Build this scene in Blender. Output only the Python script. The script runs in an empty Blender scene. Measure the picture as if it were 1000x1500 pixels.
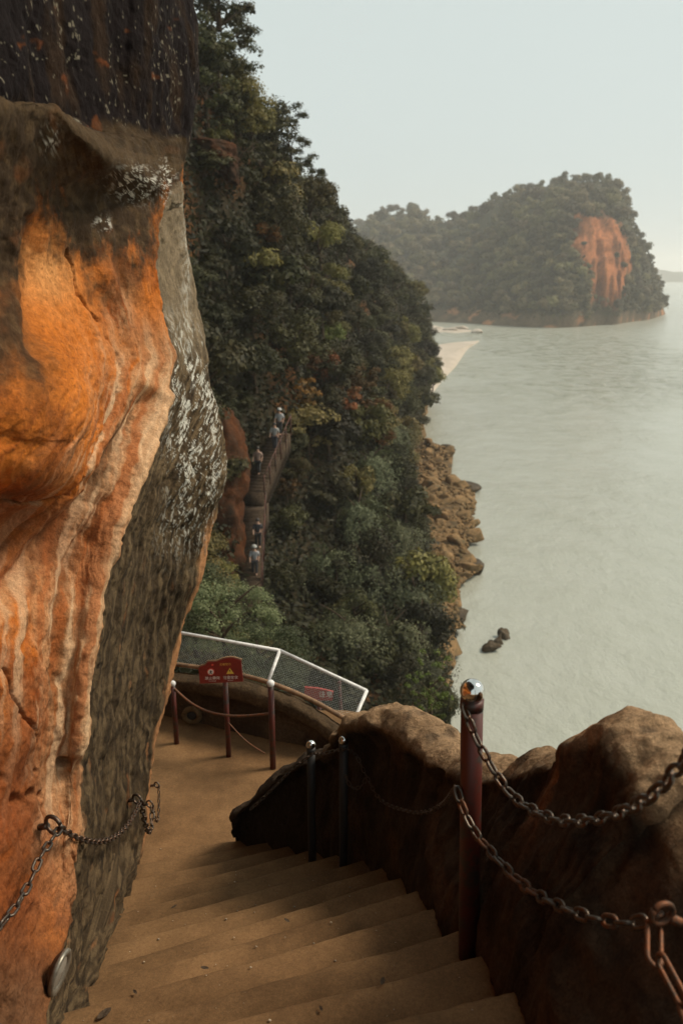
import bpy, bmesh, math, random
import numpy as np
from mathutils import Vector, Matrix

random.seed(7)
RNG = np.random.default_rng(7)
sc = bpy.context.scene
COL = sc.collection
R = math.radians

# ------------------------------------------------------------------ camera
H = 28.0                      # eye height above the river (river surface is z = 0)
PITCH = math.atan(350 / 1167.0)
cd = bpy.data.cameras.new("camera")
cd.sensor_fit = 'VERTICAL'; cd.sensor_height = 36.0; cd.lens = 28.0
cd.clip_start = 0.05; cd.clip_end = 30000
cd.dof.use_dof = True; cd.dof.focus_distance = 4.2; cd.dof.aperture_fstop = 2.8
cam = bpy.data.objects.new("camera", cd)
cam.location = (0, 0, H); cam.rotation_euler = (R(90) - PITCH, 0, 0)
COL.objects.link(cam); sc.camera = cam

# ------------------------------------------------------------------ sky, sun, exposure
SUN_EL, SUN_AZ = 48.0, 76.0      # azimuth clockwise from +y (the way the stairs lead)
world = bpy.data.worlds.new("World"); sc.world = world; world.use_nodes = True
wn, wl = world.node_tree.nodes, world.node_tree.links
wn.clear()
w_out = wn.new('ShaderNodeOutputWorld'); w_bg = wn.new('ShaderNodeBackground')
w_sky = wn.new('ShaderNodeTexSky'); w_sky.sky_type = 'NISHITA'; w_sky.sun_disc = False
w_sky.sun_elevation = R(SUN_EL); w_sky.sun_rotation = R(SUN_AZ)
w_sky.dust_density = 4.0; w_sky.air_density = 1.0
w_hsv = wn.new('ShaderNodeHueSaturation'); w_hsv.inputs['Saturation'].default_value = 0.25
w_mix = wn.new('ShaderNodeMix'); w_mix.data_type = 'RGBA'; w_mix.inputs[0].default_value = 0.88
w_mix.inputs[7].default_value = (5.6, 6.35, 6.2, 1)          # closed cloud cover
wl.new(w_sky.outputs[0], w_hsv.inputs['Color']); wl.new(w_hsv.outputs[0], w_mix.inputs[6])
wl.new(w_mix.outputs[2], w_bg.inputs['Color']); w_bg.inputs['Strength'].default_value = 0.1
wl.new(w_bg.outputs[0], w_out.inputs['Surface'])

sd = bpy.data.lights.new("sun", 'SUN'); sd.energy = 3.2; sd.angle = R(16); sd.color = (1.0, 0.86, 0.68)
sun = bpy.data.objects.new("sun", sd); COL.objects.link(sun)
sdir = Vector((math.sin(R(SUN_AZ)) * math.cos(R(SUN_EL)), math.cos(R(SUN_AZ)) * math.cos(R(SUN_EL)), math.sin(R(SUN_EL))))
sun.rotation_euler = (-sdir).to_track_quat('-Z', 'Y').to_euler(); sun.location = sdir * 40 + Vector((0, 0, H))

sc.view_settings.view_transform = 'Standard'; sc.view_settings.look = 'None'
sc.view_settings.exposure = 0.25; sc.view_settings.gamma = 1.0
sc.view_settings.use_curve_mapping = False
sc.render.engine = 'CYCLES'
sc.cycles.use_denoising = True
sc.cycles.max_bounces = 6; sc.cycles.diffuse_bounces = 3; sc.cycles.glossy_bounces = 3
sc.cycles.volume_bounces = 1; sc.cycles.transmission_bounces = 4; sc.cycles.transparent_max_bounces = 12
sc.cycles.use_adaptive_sampling = True; sc.cycles.adaptive_threshold = 0.02
sc.cycles.sample_clamp_indirect = 4.0

# ------------------------------------------------------------------ measuring helpers
SP, CP = math.sin(PITCH), math.cos(PITCH)
def ray(px, py):
    u = (px - 500) / 1167.0; v = (750 - py) / 1167.0
    return np.array([u, CP + v * SP, v * CP - SP])
def at(px, py, Y):            # point of the photograph at distance Y ahead
    d = ray(px, py); return d * (Y / d[1]) + np.array([0, 0, H])
def atz(px, py, z):           # point of the photograph at height z
    d = ray(px, py); return d * ((z - H) / d[2]) + np.array([0, 0, H])
def fY(Y): return 0.417 + 1.057 * Y

# ------------------------------------------------------------------ noise
_G = np.random.default_rng(3).normal(size=(256, 3)); _G /= np.linalg.norm(_G, axis=1)[:, None]
_PM = np.random.default_rng(4).permutation(256)
_PM = np.concatenate([_PM, _PM, _PM])
def perlin(P):
    P = np.asarray(P, float); i = np.floor(P).astype(int); f = P - i; i &= 255
    w = f * f * f * (f * (f * 6 - 15) + 10)
    out = 0
    for dx in (0, 1):
        for dy in (0, 1):
            for dz in (0, 1):
                h = _PM[_PM[_PM[i[..., 0] + dx] + ((i[..., 1] + dy) & 255)] + ((i[..., 2] + dz) & 255)]
                g = _G[h]
                d = (g * (f - np.array([dx, dy, dz]))).sum(-1)
                out = out + d * (w[..., 0] if dx else 1 - w[..., 0]) * (w[..., 1] if dy else 1 - w[..., 1]) * (w[..., 2] if dz else 1 - w[..., 2])
    return out
def fbm(P, oct=4, lac=2.03, gain=0.5):
    P = np.asarray(P, float); s = 0; a = 1.0
    for k in range(oct):
        s = s + a * perlin(P + 17.3 * k); P = P * lac; a *= gain
    return s
def sstep(a, b, x):
    t = np.clip((x - a) / (b - a), 0, 1); return t * t * (3 - 2 * t)
def interp(x, pts):
    p = np.array(pts, float); return np.interp(x, p[:, 0], p[:, 1])

# ------------------------------------------------------------------ mesh helpers
def mesh_np(name, V, F, smooth=True):
    V = np.asarray(V, np.float32); F = np.asarray(F, np.int32); k = F.shape[1]
    me = bpy.data.meshes.new(name)
    me.vertices.add(len(V)); me.vertices.foreach_set('co', V.ravel())
    me.loops.add(F.size); me.loops.foreach_set('vertex_index', F.ravel())
    me.polygons.add(len(F)); me.polygons.foreach_set('loop_start', np.arange(len(F), dtype=np.int32) * k)
    me.update(calc_edges=True); me.validate()
    if smooth: me.polygons.foreach_set('use_smooth', np.ones(len(me.polygons), bool))
    return me
def grid_faces(n, m, wrap=False):
    i = np.arange(n - 1)[:, None]; j = np.arange(m if wrap else m - 1)[None, :]
    j2 = (j + 1) % m
    return np.stack([i * m + j, i * m + j2, (i + 1) * m + j2, (i + 1) * m + j], -1).reshape(-1, 4)
def grid_mesh(name, G, flip=False, wrap=False):
    n, m, _ = G.shape; F = grid_faces(n, m, wrap)
    if flip: F = F[:, ::-1]
    return mesh_np(name, G.reshape(-1, 3), F)
def grid_normals(G):
    du = np.gradient(G, axis=0); dv = np.gradient(G, axis=1)
    n = np.cross(du, dv); return n / (np.linalg.norm(n, axis=-1, keepdims=True) + 1e-9)
def obj(name, me, mat=None, parent=None):
    o = bpy.data.objects.new(name, me); COL.objects.link(o)
    if mat is not None and me is not None and len(me.materials) == 0: me.materials.append(mat)
    if parent is not None: o.parent = parent
    return o
def empty(name, loc=(0, 0, 0), rz=0.0):
    o = bpy.data.objects.new(name, None); COL.objects.link(o); o.location = loc; o.rotation_euler = (0, 0, rz)
    o.empty_display_size = 0.2; return o
def tag(o, label=None, cat=None, group=None, kind=None):
    if label: o['label'] = label
    if cat: o['category'] = cat
    if group: o['group'] = group
    if kind: o['kind'] = kind
    return o
def set_col(me, C, name='Col'):
    a = me.color_attributes.new(name, 'FLOAT_COLOR', 'POINT')
    C = np.concatenate([np.asarray(C, np.float32), np.ones((len(C), 1), np.float32)], 1) if C.shape[1] == 3 else C.astype(np.float32)
    a.data.foreach_set('color', C.ravel())
def join_mesh(parts):         # [(V, F)] with one face size -> V, F
    vs, fs, o = [], [], 0
    for V, F in parts:
        vs.append(np.asarray(V, float)); fs.append(np.asarray(F) + o); o += len(V)
    return np.concatenate(vs), np.concatenate(fs)
def tube(path, rad, seg=10, caps=True):      # quads, path of points, radius or radii
    P = np.asarray(path, float); n = len(P); r = np.broadcast_to(np.asarray(rad, float), (n,)).copy()
    T = np.gradient(P, axis=0); T /= np.linalg.norm(T, axis=1)[:, None] + 1e-12
    up = np.array([0, 0, 1.0]) if abs(T[0, 2]) < 0.9 else np.array([1.0, 0, 0])
    A = np.cross(T[0], up); A /= np.linalg.norm(A)
    V = []
    ang = np.linspace(0, 2 * np.pi, seg, endpoint=False)
    pts = list(range(n))
    for i in pts:
        A = A - T[i] * A.dot(T[i]); A /= np.linalg.norm(A); B = np.cross(T[i], A)
        V.append(P[i] + r[i] * (np.cos(ang)[:, None] * A + np.sin(ang)[:, None] * B))
    V = np.array(V); F = grid_faces(n, seg, True)[:, ::-1]
    V = V.reshape(-1, 3)
    if caps:
        c0, c1 = len(V), len(V) + 1
        V = np.concatenate([V, [P[0]], [P[-1]]])
        f0 = [[c0, (j + 1) % seg, j, j] for j in range(seg)]; b = (n - 1) * seg
        f1 = [[c1, b + j, b + (j + 1) % seg, b + (j + 1) % seg] for j in range(seg)]
        # fan caps kept as quads with a doubled corner split into short edges
        V2 = V.tolist(); extra = []
        for cap, sgn in ((c0, 0), (c1, b)):
            ring = [sgn + j for j in range(seg)]
            mids = []
            for j in range(seg):
                V2.append((0.5 * (np.array(V2[ring[j]]) + np.array(V2[cap]))).tolist()); mids.append(len(V2) - 1)
            for j in range(0, seg, 1):
                q = [ring[j], ring[(j + 1) % seg], mids[(j + 1) % seg], mids[j]]
                extra.append(q if cap == c0 else q[::-1])
            for j in range(0, seg, 2):
                q = [mids[j], mids[(j + 1) % seg], mids[(j + 2) % seg], cap]
                extra.append(q if cap == c0 else q[::-1])
        V = np.array(V2); F = np.concatenate([F, np.array(extra)])
    return V, F
def tube_obj(name, path, rad, mat, parent=None, seg=10):
    V, F = tube(path, rad, seg); return obj(name, mesh_np(name, V, F), mat, parent)
def box_vf(x0, x1, y0, y1, z0, z1):
    V = [(x0, y0, z0), (x1, y0, z0), (x1, y1, z0), (x0, y1, z0), (x0, y0, z1), (x1, y0, z1), (x1, y1, z1), (x0, y1, z1)]
    F = [(0, 3, 2, 1), (4, 5, 6, 7), (0, 1, 5, 4), (1, 2, 6, 5), (2, 3, 7, 6), (3, 0, 4, 7)]
    return np.array(V, float), np.array(F)
def sphere_vf(c, r, nu=20, nv=14, sq=(1, 1, 1)):
    th = np.linspace(0.02, np.pi - 0.02, nv); ph = np.linspace(0, 2 * np.pi, nu, endpoint=False)
    G = np.stack([np.sin(th)[:, None] * np.cos(ph)[None], np.sin(th)[:, None] * np.sin(ph)[None], np.cos(th)[:, None] * np.ones(nu)[None]], -1)
    return (np.array(c) + r * G * np.array(sq)).reshape(-1, 3), grid_faces(nv, nu, True)[:, ::-1]
def catmull(K, n):            # resample rows of control array K (k, ..., 3) to n rows
    K = np.asarray(K, float); k = len(K)
    t = np.linspace(0, k - 1, n) if np.isscalar(n) else np.asarray(n, float)
    i = np.clip(np.floor(t).astype(int), 0, k - 2); f = t - i
    sh = (-1,) + (1,) * (K.ndim - 1); f = f.reshape(sh)
    p0, p1, p2, p3 = K[np.clip(i - 1, 0, k - 1)], K[i], K[i + 1], K[np.clip(i + 2, 0, k - 1)]
    return 0.5 * (2 * p1 + (p2 - p0) * f + (2 * p0 - 5 * p1 + 4 * p2 - p3) * f ** 2 + (3 * p1 - p0 - 3 * p2 + p3) * f ** 3)

# ------------------------------------------------------------------ materials
def new_mat(name):
    m = bpy.data.materials.new(name); m.use_nodes = True
    nt = m.node_tree; nt.nodes.clear()
    out = nt.nodes.new('ShaderNodeOutputMaterial'); b = nt.nodes.new('ShaderNodeBsdfPrincipled')
    nt.links.new(b.outputs[0], out.inputs['Surface'])
    return m, nt, b, out
def noise_node(nt, scale, detail=6, rough=0.6, vec=None, stretch=None):
    n = nt.nodes.new('ShaderNodeTexNoise'); n.inputs['Scale'].default_value = scale
    n.inputs['Detail'].default_value = detail; n.inputs['Roughness'].default_value = rough
    tc = nt.nodes.new('ShaderNodeTexCoord')
    if stretch:
        mp = nt.nodes.new('ShaderNodeMapping'); mp.inputs['Scale'].default_value = stretch
        nt.links.new(tc.outputs['Object'], mp.inputs[0]); nt.links.new(mp.outputs[0], n.inputs['Vector'])
    else: nt.links.new(tc.outputs['Object'], n.inputs['Vector'])
    return n
def ramp(nt, src, stops):
    r = nt.nodes.new('ShaderNodeValToRGB'); e = r.color_ramp.elements
    while len(e) < len(stops): e.new(0.5)
    for el, (p, c) in zip(e, stops):
        el.position = p; el.color = (c, c, c, 1) if np.isscalar(c) else (*c, 1)
    nt.links.new(src, r.inputs[0]); return r
def mix(nt, a, b, fac, mode='MIX'):
    m = nt.nodes.new('ShaderNodeMix'); m.data_type = 'RGBA'; m.blend_type = mode
    for sock, v in ((m.inputs[6], a), (m.inputs[7], b)):
        if hasattr(v, 'is_linked') or isinstance(v, bpy.types.NodeSocket): nt.links.new(v, sock)
        else: sock.default_value = (*v, 1)
    if isinstance(fac, bpy.types.NodeSocket): nt.links.new(fac, m.inputs[0])
    else: m.inputs[0].default_value = fac
    return m.outputs[2]
def bump(nt, b, height, strength, dist, prev=None):
    n = nt.nodes.new('ShaderNodeBump'); n.inputs['Strength'].default_value = strength; n.inputs['Distance'].default_value = dist
    nt.links.new(height, n.inputs['Height'])
    if prev: nt.links.new(prev, n.inputs['Normal'])
    nt.links.new(n.outputs[0], b.inputs['Normal']); return n.outputs[0]

def rock_mat(name, attr=None, c1=(.2, .12, .07), c2=(.1, .06, .035), scale=4, bscale=40, bstr=0.6, bdist=0.02, rough=0.92, fine=(0.7, 1.25), lichen=None):
    m, nt, b, _ = new_mat(name)
    if attr:
        a = nt.nodes.new('ShaderNodeVertexColor'); a.layer_name = attr; base = a.outputs[0]
    else:
        n = noise_node(nt, scale, 8, 0.65); base = mix(nt, c1, c2, ramp(nt, n.outputs[0], [(.35, 0.0), (.65, 1.0)]).outputs[0])
    n2 = noise_node(nt, bscale, 8, 0.7)
    f = ramp(nt, n2.outputs[0], [(.3, fine[0]), (.7, fine[1])])
    base = mix(nt, base, f.outputs[0], 1.0, 'MULTIPLY')
    n5 = noise_node(nt, bscale * 3.1, 10, 0.8); base = mix(nt, base, ramp(nt, n5.outputs[0], [(.34, fine[0] * .8), (.66, fine[1])]).outputs[0], 1.0, 'MULTIPLY')
    if lichen:
        n3 = noise_node(nt, lichen[0], 5, 0.75, stretch=lichen[2])
        base = mix(nt, base, lichen[3], ramp(nt, n3.outputs[0], [(lichen[1], 0.0), (lichen[1] + .03, 1.0)]).outputs[0])
    nt.links.new(base, b.inputs['Base Color']); b.inputs['Roughness'].default_value = rough
    b.inputs['Specular IOR Level'].default_value = 0.12
    n4 = noise_node(nt, bscale * 0.35, 5, 0.65)
    p = bump(nt, b, n4.outputs[0], bstr, bdist); p = bump(nt, b, n2.outputs[0], bstr * 0.8, bdist * 0.5, p); bump(nt, b, n5.outputs[0], bstr * 0.6, bdist * .16, p)
    return m
def flat_mat(name, c, rough=0.6, metal=0.0, var=0.25, scale=30, bstr=0.0, spec=0.5, c2=None, lo=.45, hi=.6):
    m, nt, b, _ = new_mat(name)
    n = noise_node(nt, scale, 6, 0.65)
    if c2 is None: c2 = tuple(x * (1 - var) for x in c)
    r = ramp(nt, n.outputs[0], [(lo, 0.0), (hi, 1.0)])
    nt.links.new(mix(nt, c, c2, r.outputs[0]), b.inputs['Base Color'])
    b.inputs['Roughness'].default_value = rough; b.inputs['Metallic'].default_value = metal
    b.inputs['Specular IOR Level'].default_value = spec
    if bstr: bump(nt, b, n.outputs[0], bstr, 0.004)
    return m
def leaf_mat(name, c1, c2, c3=None, trans=0.25, amount3=0.75):
    m, nt, b, out = new_mat(name)
    oi = nt.nodes.new('ShaderNodeObjectInfo'); geo = nt.nodes.new('ShaderNodeNewGeometry')
    base = mix(nt, c1, c2, geo.outputs['Random Per Island'])
    if c3:
        n = noise_node(nt, 1.3, 3, 0.6)
        base = mix(nt, base, c3, ramp(nt, n.outputs[0], [(amount3 - .25, 0.0), (amount3, 1.0)]).outputs[0])
    hs = nt.nodes.new('ShaderNodeHueSaturation')
    mr = nt.nodes.new('ShaderNodeMapRange'); nt.links.new(oi.outputs['Random'], mr.inputs[0])
    mr.inputs[3].default_value = 0.5; mr.inputs[4].default_value = 1.75; nt.links.new(mr.outputs[0], hs.inputs['Value'])
    mh = nt.nodes.new('ShaderNodeMapRange'); mul = nt.nodes.new('ShaderNodeMath'); mul.operation = 'MULTIPLY'; mul.inputs[1].default_value = 7.31
    fr = nt.nodes.new('ShaderNodeMath'); fr.operation = 'FRACT'
    nt.links.new(oi.outputs['Random'], mul.inputs[0]); nt.links.new(mul.outputs[0], fr.inputs[0]); nt.links.new(fr.outputs[0], mh.inputs[0])
    mh.inputs[3].default_value = 0.475; mh.inputs[4].default_value = 0.52; nt.links.new(mh.outputs[0], hs.inputs['Hue'])
    nt.links.new(base, hs.inputs['Color']); nt.links.new(hs.outputs[0], b.inputs['Base Color'])
    b.inputs['Roughness'].default_value = 0.6; b.inputs['Specular IOR Level'].default_value = 0.2
    tr = nt.nodes.new('ShaderNodeBsdfTranslucent'); nt.links.new(hs.outputs[0], tr.inputs['Color'])
    mx = nt.nodes.new('ShaderNodeMixShader'); mx.inputs[0].default_value = trans
    nt.links.new(b.outputs[0], mx.inputs[1]); nt.links.new(tr.outputs[0], mx.inputs[2]); nt.links.new(mx.outputs[0], out.inputs['Surface'])
    return m

M = {}
M['cliff'] = rock_mat('cliff_sandstone', attr='Col', bscale=42, bstr=0.85, bdist=0.016, fine=(.74, 1.24))
M['parapet'] = rock_mat('parapet_sandstone', attr='Col', bscale=36, bstr=1.0, bdist=0.022, fine=(.6, 1.35))
M['step'] = rock_mat('worn_step_stone', c1=(.235, .134, .062), c2=(.125, .070, .032), scale=2.2, bscale=60, bstr=0.6, bdist=0.006, fine=(.78, 1.18))
M['slope'] = rock_mat('slope_soil', attr='Col', bscale=3, bstr=0.8, bdist=0.3)
M['hill'] = rock_mat('hill_rock', attr='Col', bscale=0.35, bstr=0.8, bdist=1.5)
M['boulder'] = rock_mat('boulder_stone', c1=(.34, .205, .095), c2=(.085, .068, .036), scale=0.9, bscale=4, bstr=0.9, bdist=0.2)
M['shelf'] = rock_mat('shelf_rock', c1=(.29, .17, .075), c2=(.06, .05, .03), scale=0.35, bscale=2, bstr=1.0, bdist=0.4)
M['wetrock'] = rock_mat('wet_rock', c1=(.12, .085, .05), c2=(.045, .036, .024), scale=1.2, bscale=4, bstr=0.9, bdist=0.2, rough=.6)
M['sand'] = rock_mat('river_sand', c1=(.52, .45, .38), c2=(.42, .36, .29), scale=0.05, bscale=0.6, bstr=0.2, bdist=0.05, fine=(.92, 1.06))
M['orange_rock'] = rock_mat('orange_rock', c1=(.10, .034, .011), c2=(.028, .018, .011), scale=0.7, bscale=3, bstr=0.9, bdist=0.2)
M['iron'] = flat_mat('chain_iron', (.10, .085, .07), 0.42, 0.85, scale=60, c2=(.11, .05, .025), lo=.48, hi=.66, bstr=.3)
M['rust'] = flat_mat('rusty_iron', (.17, .06, .022), 0.6, 0.5, scale=50, c2=(.07, .045, .03), lo=.42, hi=.6, bstr=.3)
M['redpaint'] = flat_mat('red_post_paint', (.068, .010, .005), 0.5, 0.0, scale=14, c2=(.028, .018, .013), lo=.5, hi=.58, bstr=.15)
M['rust_dark'] = flat_mat('old_red_paint', (.085, .02, .008), 0.7, 0.0, scale=6, c2=(.03, .017, .009), lo=.42, hi=.6)
M['chrome'] = flat_mat('polished_steel', (.74, .73, .70), 0.13, 1.0, var=.15, scale=20)
M['white_metal'] = flat_mat('white_frame_paint', (.72, .72, .70), 0.45, 0.0, var=.25, scale=18)
M['wire'] = flat_mat('wire_grey', (.34, .35, .33), 0.5, 0.6, var=.3)
M['wood'] = flat_mat('rail_wood', (.26, .15, .075), 0.75, 0.0, scale=14, c2=(.13, .075, .04), lo=.4, hi=.62, bstr=.5)
M['signred'] = flat_mat('sign_red', (.20, .018, .012), 0.5, 0.0, var=.2, scale=30)
M['signred_far'] = flat_mat('sign_red_faded', (.36, .035, .02), 0.5, 0.0, var=.2, scale=30)
M['signwhite'] = flat_mat('sign_white', (.72, .68, .62), 0.55, var=.12, scale=40)
M['signyellow'] = flat_mat('sign_yellow', (.72, .52, .08), 0.55, var=.12, scale=40)
M['signgold'] = flat_mat('sign_gold', (.62, .33, .06), 0.5, var=.12, scale=40)
M['signprohibit'] = flat_mat('sign_prohibit_red', (.62, .06, .03), 0.5, var=.12, scale=40)
M['black'] = flat_mat('black_mark', (.02, .02, .02), 0.6, var=.1)
M['lampglass'] = flat_mat('lamp_glass', (.30, .29, .25), 0.15, 0.0, var=.2, scale=9)
M['steel'] = flat_mat('dull_steel', (.30, .28, .23), 0.42, 0.6, var=.3, scale=25)
M['bark'] = rock_mat('bark', c1=(.10, .07, .045), c2=(.05, .035, .025), scale=5, bscale=12, bstr=.9, bdist=.05)
M['skin'] = flat_mat('skin', (.45, .27, .19), 0.6, var=.08)
M['hair'] = flat_mat('dark_hair', (.02, .016, .013), 0.5, var=.3)
M['leaf_dark'] = leaf_mat('leaves_dark', (.020, .021, .008), (.056, .053, .018), (.070, .048, .015), amount3=.85)
M['leaf_olive'] = leaf_mat('leaves_olive', (.058, .053, .016), (.135, .112, .034), (.13, .08, .024), amount3=.85)
M['leaf_bright'] = leaf_mat('leaves_bright', (.055, .085, .020), (.105, .14, .032))
M['leaf_rust'] = leaf_mat('leaves_rust', (.12, .056, .014), (.055, .046, .017), (.19, .078, .014), amount3=.7)
M['leaf_grey'] = leaf_mat('leaves_grey_green', (.045, .050, .026), (.120, .124, .066))
M['leaf_bush'] = leaf_mat('leaves_bush', (.060, .076, .032), (.135, .150, .075))
M['leaf_far'] = leaf_mat('leaves_far', (.068, .059, .025), (.128, .107, .044), (.15, .105, .046), amount3=.85, trans=.1)

# water
m, nt, b, _ = new_mat('river_water')
n1 = noise_node(nt, 0.011, 4, 0.6, stretch=(1.4, 1, 1)); n2 = noise_node(nt, 0.16, 6, 0.68, stretch=(1.25, 1, 1)); n3 = noise_node(nt, 1.0, 4, 0.6, stretch=(1.2, 1, 1))
tcw = nt.nodes.new('ShaderNodeTexCoord'); mpw = nt.nodes.new('ShaderNodeMapping'); mpw.inputs['Location'].default_value = (-75 / 130, -300 / 190, 0); mpw.inputs['Scale'].default_value = (1 / 130, 1 / 190, 1)
gdw = nt.nodes.new('ShaderNodeTexGradient'); gdw.gradient_type = 'SPHERICAL'; nt.links.new(tcw.outputs['Object'], mpw.inputs[0]); nt.links.new(mpw.outputs[0], gdw.inputs[0])
rips = ramp(nt, gdw.outputs['Fac'], [(0.0, 0.24), (.6, 1.0)])        # choppy water where the current meets the sand spit
patch0 = ramp(nt, n1.outputs[0], [(.38, 0.25), (.56, 1.0)])
class _P: pass
patch = _P(); patch.outputs = [mix(nt, patch0.outputs[0], rips.outputs[0], 1.0, 'MULTIPLY')]
hm = nt.nodes.new('ShaderNodeMath'); hm.operation = 'MULTIPLY'; nt.links.new(n2.outputs[0], hm.inputs[0]); nt.links.new(patch.outputs[0], hm.inputs[1])
cm = mix(nt, (.345, .355, .305), (.20, .21, .145), mix(nt, (0, 0, 0), patch.outputs[0], ramp(nt, n2.outputs[0], [(.42, 0.0), (.66, 1.0)]).outputs[0]))
nt.links.new(cm, b.inputs['Base Color']); b.inputs['Roughness'].default_value = 0.22; b.inputs['IOR'].default_value = 1.33
pv = bump(nt, b, hm.outputs[0], 1.0, 2.4); bump(nt, b, n3.outputs[0], 0.16, 0.10, pv)
M['water'] = m

# ------------------------------------------------------------------ river, sky box of haze, far banks
W = 7000
V = np.array([(-W, -W, 0), (W, -W, 0), (W, W, 0), (-W, W, 0)], float)
tag(obj('river', mesh_np('river', V, np.array([[0, 1, 2, 3]]), False), M['water']), kind='structure')

def lump_strip(name, pts, mat, depth, seed):        # a low bank of hills along a line of (x, y, height)
    P = catmull(np.array(pts, float), 160)
    t = np.linspace(0, 1, 14)
    G = np.zeros((160, 14, 3))
    prof = np.sin(np.pi * t) ** 0.8
    G[:, :, 0] = P[:, None, 0]; G[:, :, 1] = P[:, None, 1] + depth * (t[None] - .3)
    n = fbm(np.stack([P[:, 0] / 220 + seed, P[:, 1] / 220, P[:, 0] * 0], -1), 4)
    G[:, :, 2] = np.maximum(P[:, 2] * (1 + .7 * n), 1)[:, None] * prof[None] - 1.0
    me = grid_mesh(name, G); set_col(me, np.tile(np.array([[.06, .065, .035]]), (160 * 14, 1)))
    return tag(obj(name, me, mat), kind='structure')
lump_strip('far_bank', [(400, 3300, 20), (1100, 2900, 40), (1600, 2600, 55), (2300, 2300, 45), (3200, 1900, 50), (4300, 1500, 40)], M['hill'], 500, 2.0)

# ------------------------------------------------------------------ far wooded hill with the bare orange cliff
CO = [  # column px, base py, crest py, crest distance, steepness exponent
    (380, 468, 420, 1000, .9), (450, 468, 380, 950, .9), (500, 468, 344, 920, .9), (540, 469, 324, 900, .9), (575, 470, 318, 890, .9), (610, 470, 318, 870, .9),
    (645, 472, 330, 800, .9), (690, 474, 312, 720, .85), (730, 477, 297, 680, .8), (770, 479, 284, 655, .7),
    (820, 480, 272, 630, .55), (855, 478, 270, 612, .40), (885, 476, 271, 612, .34), (903, 475, 280, 618, .34),
    (914, 473, 305, 630, .36), (928, 471, 345, 640, .4), (945, 469, 376, 645, .45), (958, 466, 405, 640, .5), (966, 463, 432, 625, .5), (972, 461, 452, 600, .5), (976, 460, 459, 590, .6)]
co = np.array(CO, float)
nc, nr = 240, 90
cc = catmull(co, nc)
G = np.zeros((nc, nr, 3)); EXPO = np.zeros((nc, nr))
sv = np.concatenate([np.linspace(0, 1, 70) ** 2.2, np.linspace(1.02, 1.6, 20)])
for k in range(nc):
    px, bpy_, cpy, Yc, ex = cc[k]
    B = atz(px, bpy_, 0.0); T = at(px, cpy, Yc)
    hgt = T[2]
    s = sv
    frac = np.where(s <= 1, np.sin(np.clip(s, 0, 1) * np.pi / 2) ** ex, np.clip(np.cos((np.clip(s, 1, 1.6) - 1) / .6 * np.pi / 2), 0, 1) ** 0.9)
    G[k, :, 0] = B[0] + (T[0] - B[0]) * s; G[k, :, 1] = B[1] + (T[1] - B[1]) * s
    G[k, :, 2] = hgt * frac - 1.0
nz = fbm(G / 45.0, 5)
low = sstep(0, 12, G[..., 2])
G[..., 2] += nz * 7 * low * sstep(-.1, .3, 1 - np.abs(sv - .5)[None] * .8)
G[..., 1] -= fbm(G / 16.0 + 9, 3) * 4 * low
def proj(P):
    P = np.asarray(P, float); d = P - np.array([0, 0, H])
    dep = d[..., 1] * CP - d[..., 2] * SP; up = d[..., 1] * SP + d[..., 2] * CP
    return 500 + 1167 * d[..., 0] / dep, 750 - 1167 * up / dep
hx, hy = proj(G)
# bare face: an area of the hill between two rising edges
cx0 = np.interp(hy, [300, 340, 380, 430, 450], [842, 838, 850, 862, 870]) ; cx1 = np.interp(hy, [300, 340, 380, 430, 450], [893, 914, 917, 912, 905])
edge = fbm(G / 22.0 + 3, 5, gain=.7) * 15
bare = sstep(-3, 3, hx - cx0 + edge) * sstep(-3, 3, cx1 - hx + edge) * sstep(-4, 4, hy - 312 + edge) * sstep(-4, 4, 446 - hy + edge)
bare = bare * (sv <= 1)[None]
foot = sstep(9, 4, G[..., 2] + fbm(G / 9.0, 3) * 5)
n1 = fbm(G * np.array([.12, .12, .03]), 4)[..., None]
colr = np.array([.05, .048, .025]) + 0 * G
ora = np.array([.36, .13, .05]) * (1 + .6 * n1); ora = ora * (1 - .45 * sstep(.1, .35, fbm(G * np.array([.22, .22, .025]) + 7, 4))[..., None])
colr = colr * (1 - bare[..., None]) + ora * bare[..., None]
ft = np.array([.12, .085, .05]) * (1 + .7 * n1) + (np.array([.30, .12, .05]) * sstep(.15, .3, fbm(G / 12 + 40, 3)) [..., None])
colr = colr * (1 - foot[..., None]) + ft * foot[..., None]
BARE = bare
fiss = fbm(G * np.array([.16, .05, .012]) + 3, 4, gain=.6)
G[..., 1] += bare * (7 * fiss - 5 * np.clip(.3 - np.abs(fbm(G * np.array([.1, .03, .006]) + 19, 3)) * 2.5, 0, 1) + 2.5 * fbm(G * np.array([.03, .03, .16]) + 27, 3))
me = grid_mesh('far_hill', G); set_col(me, colr.reshape(-1, 3))
tag(obj('far_hill', me, M['hill']), kind='structure')
HILL = G; HXY = (hx, hy)

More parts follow.
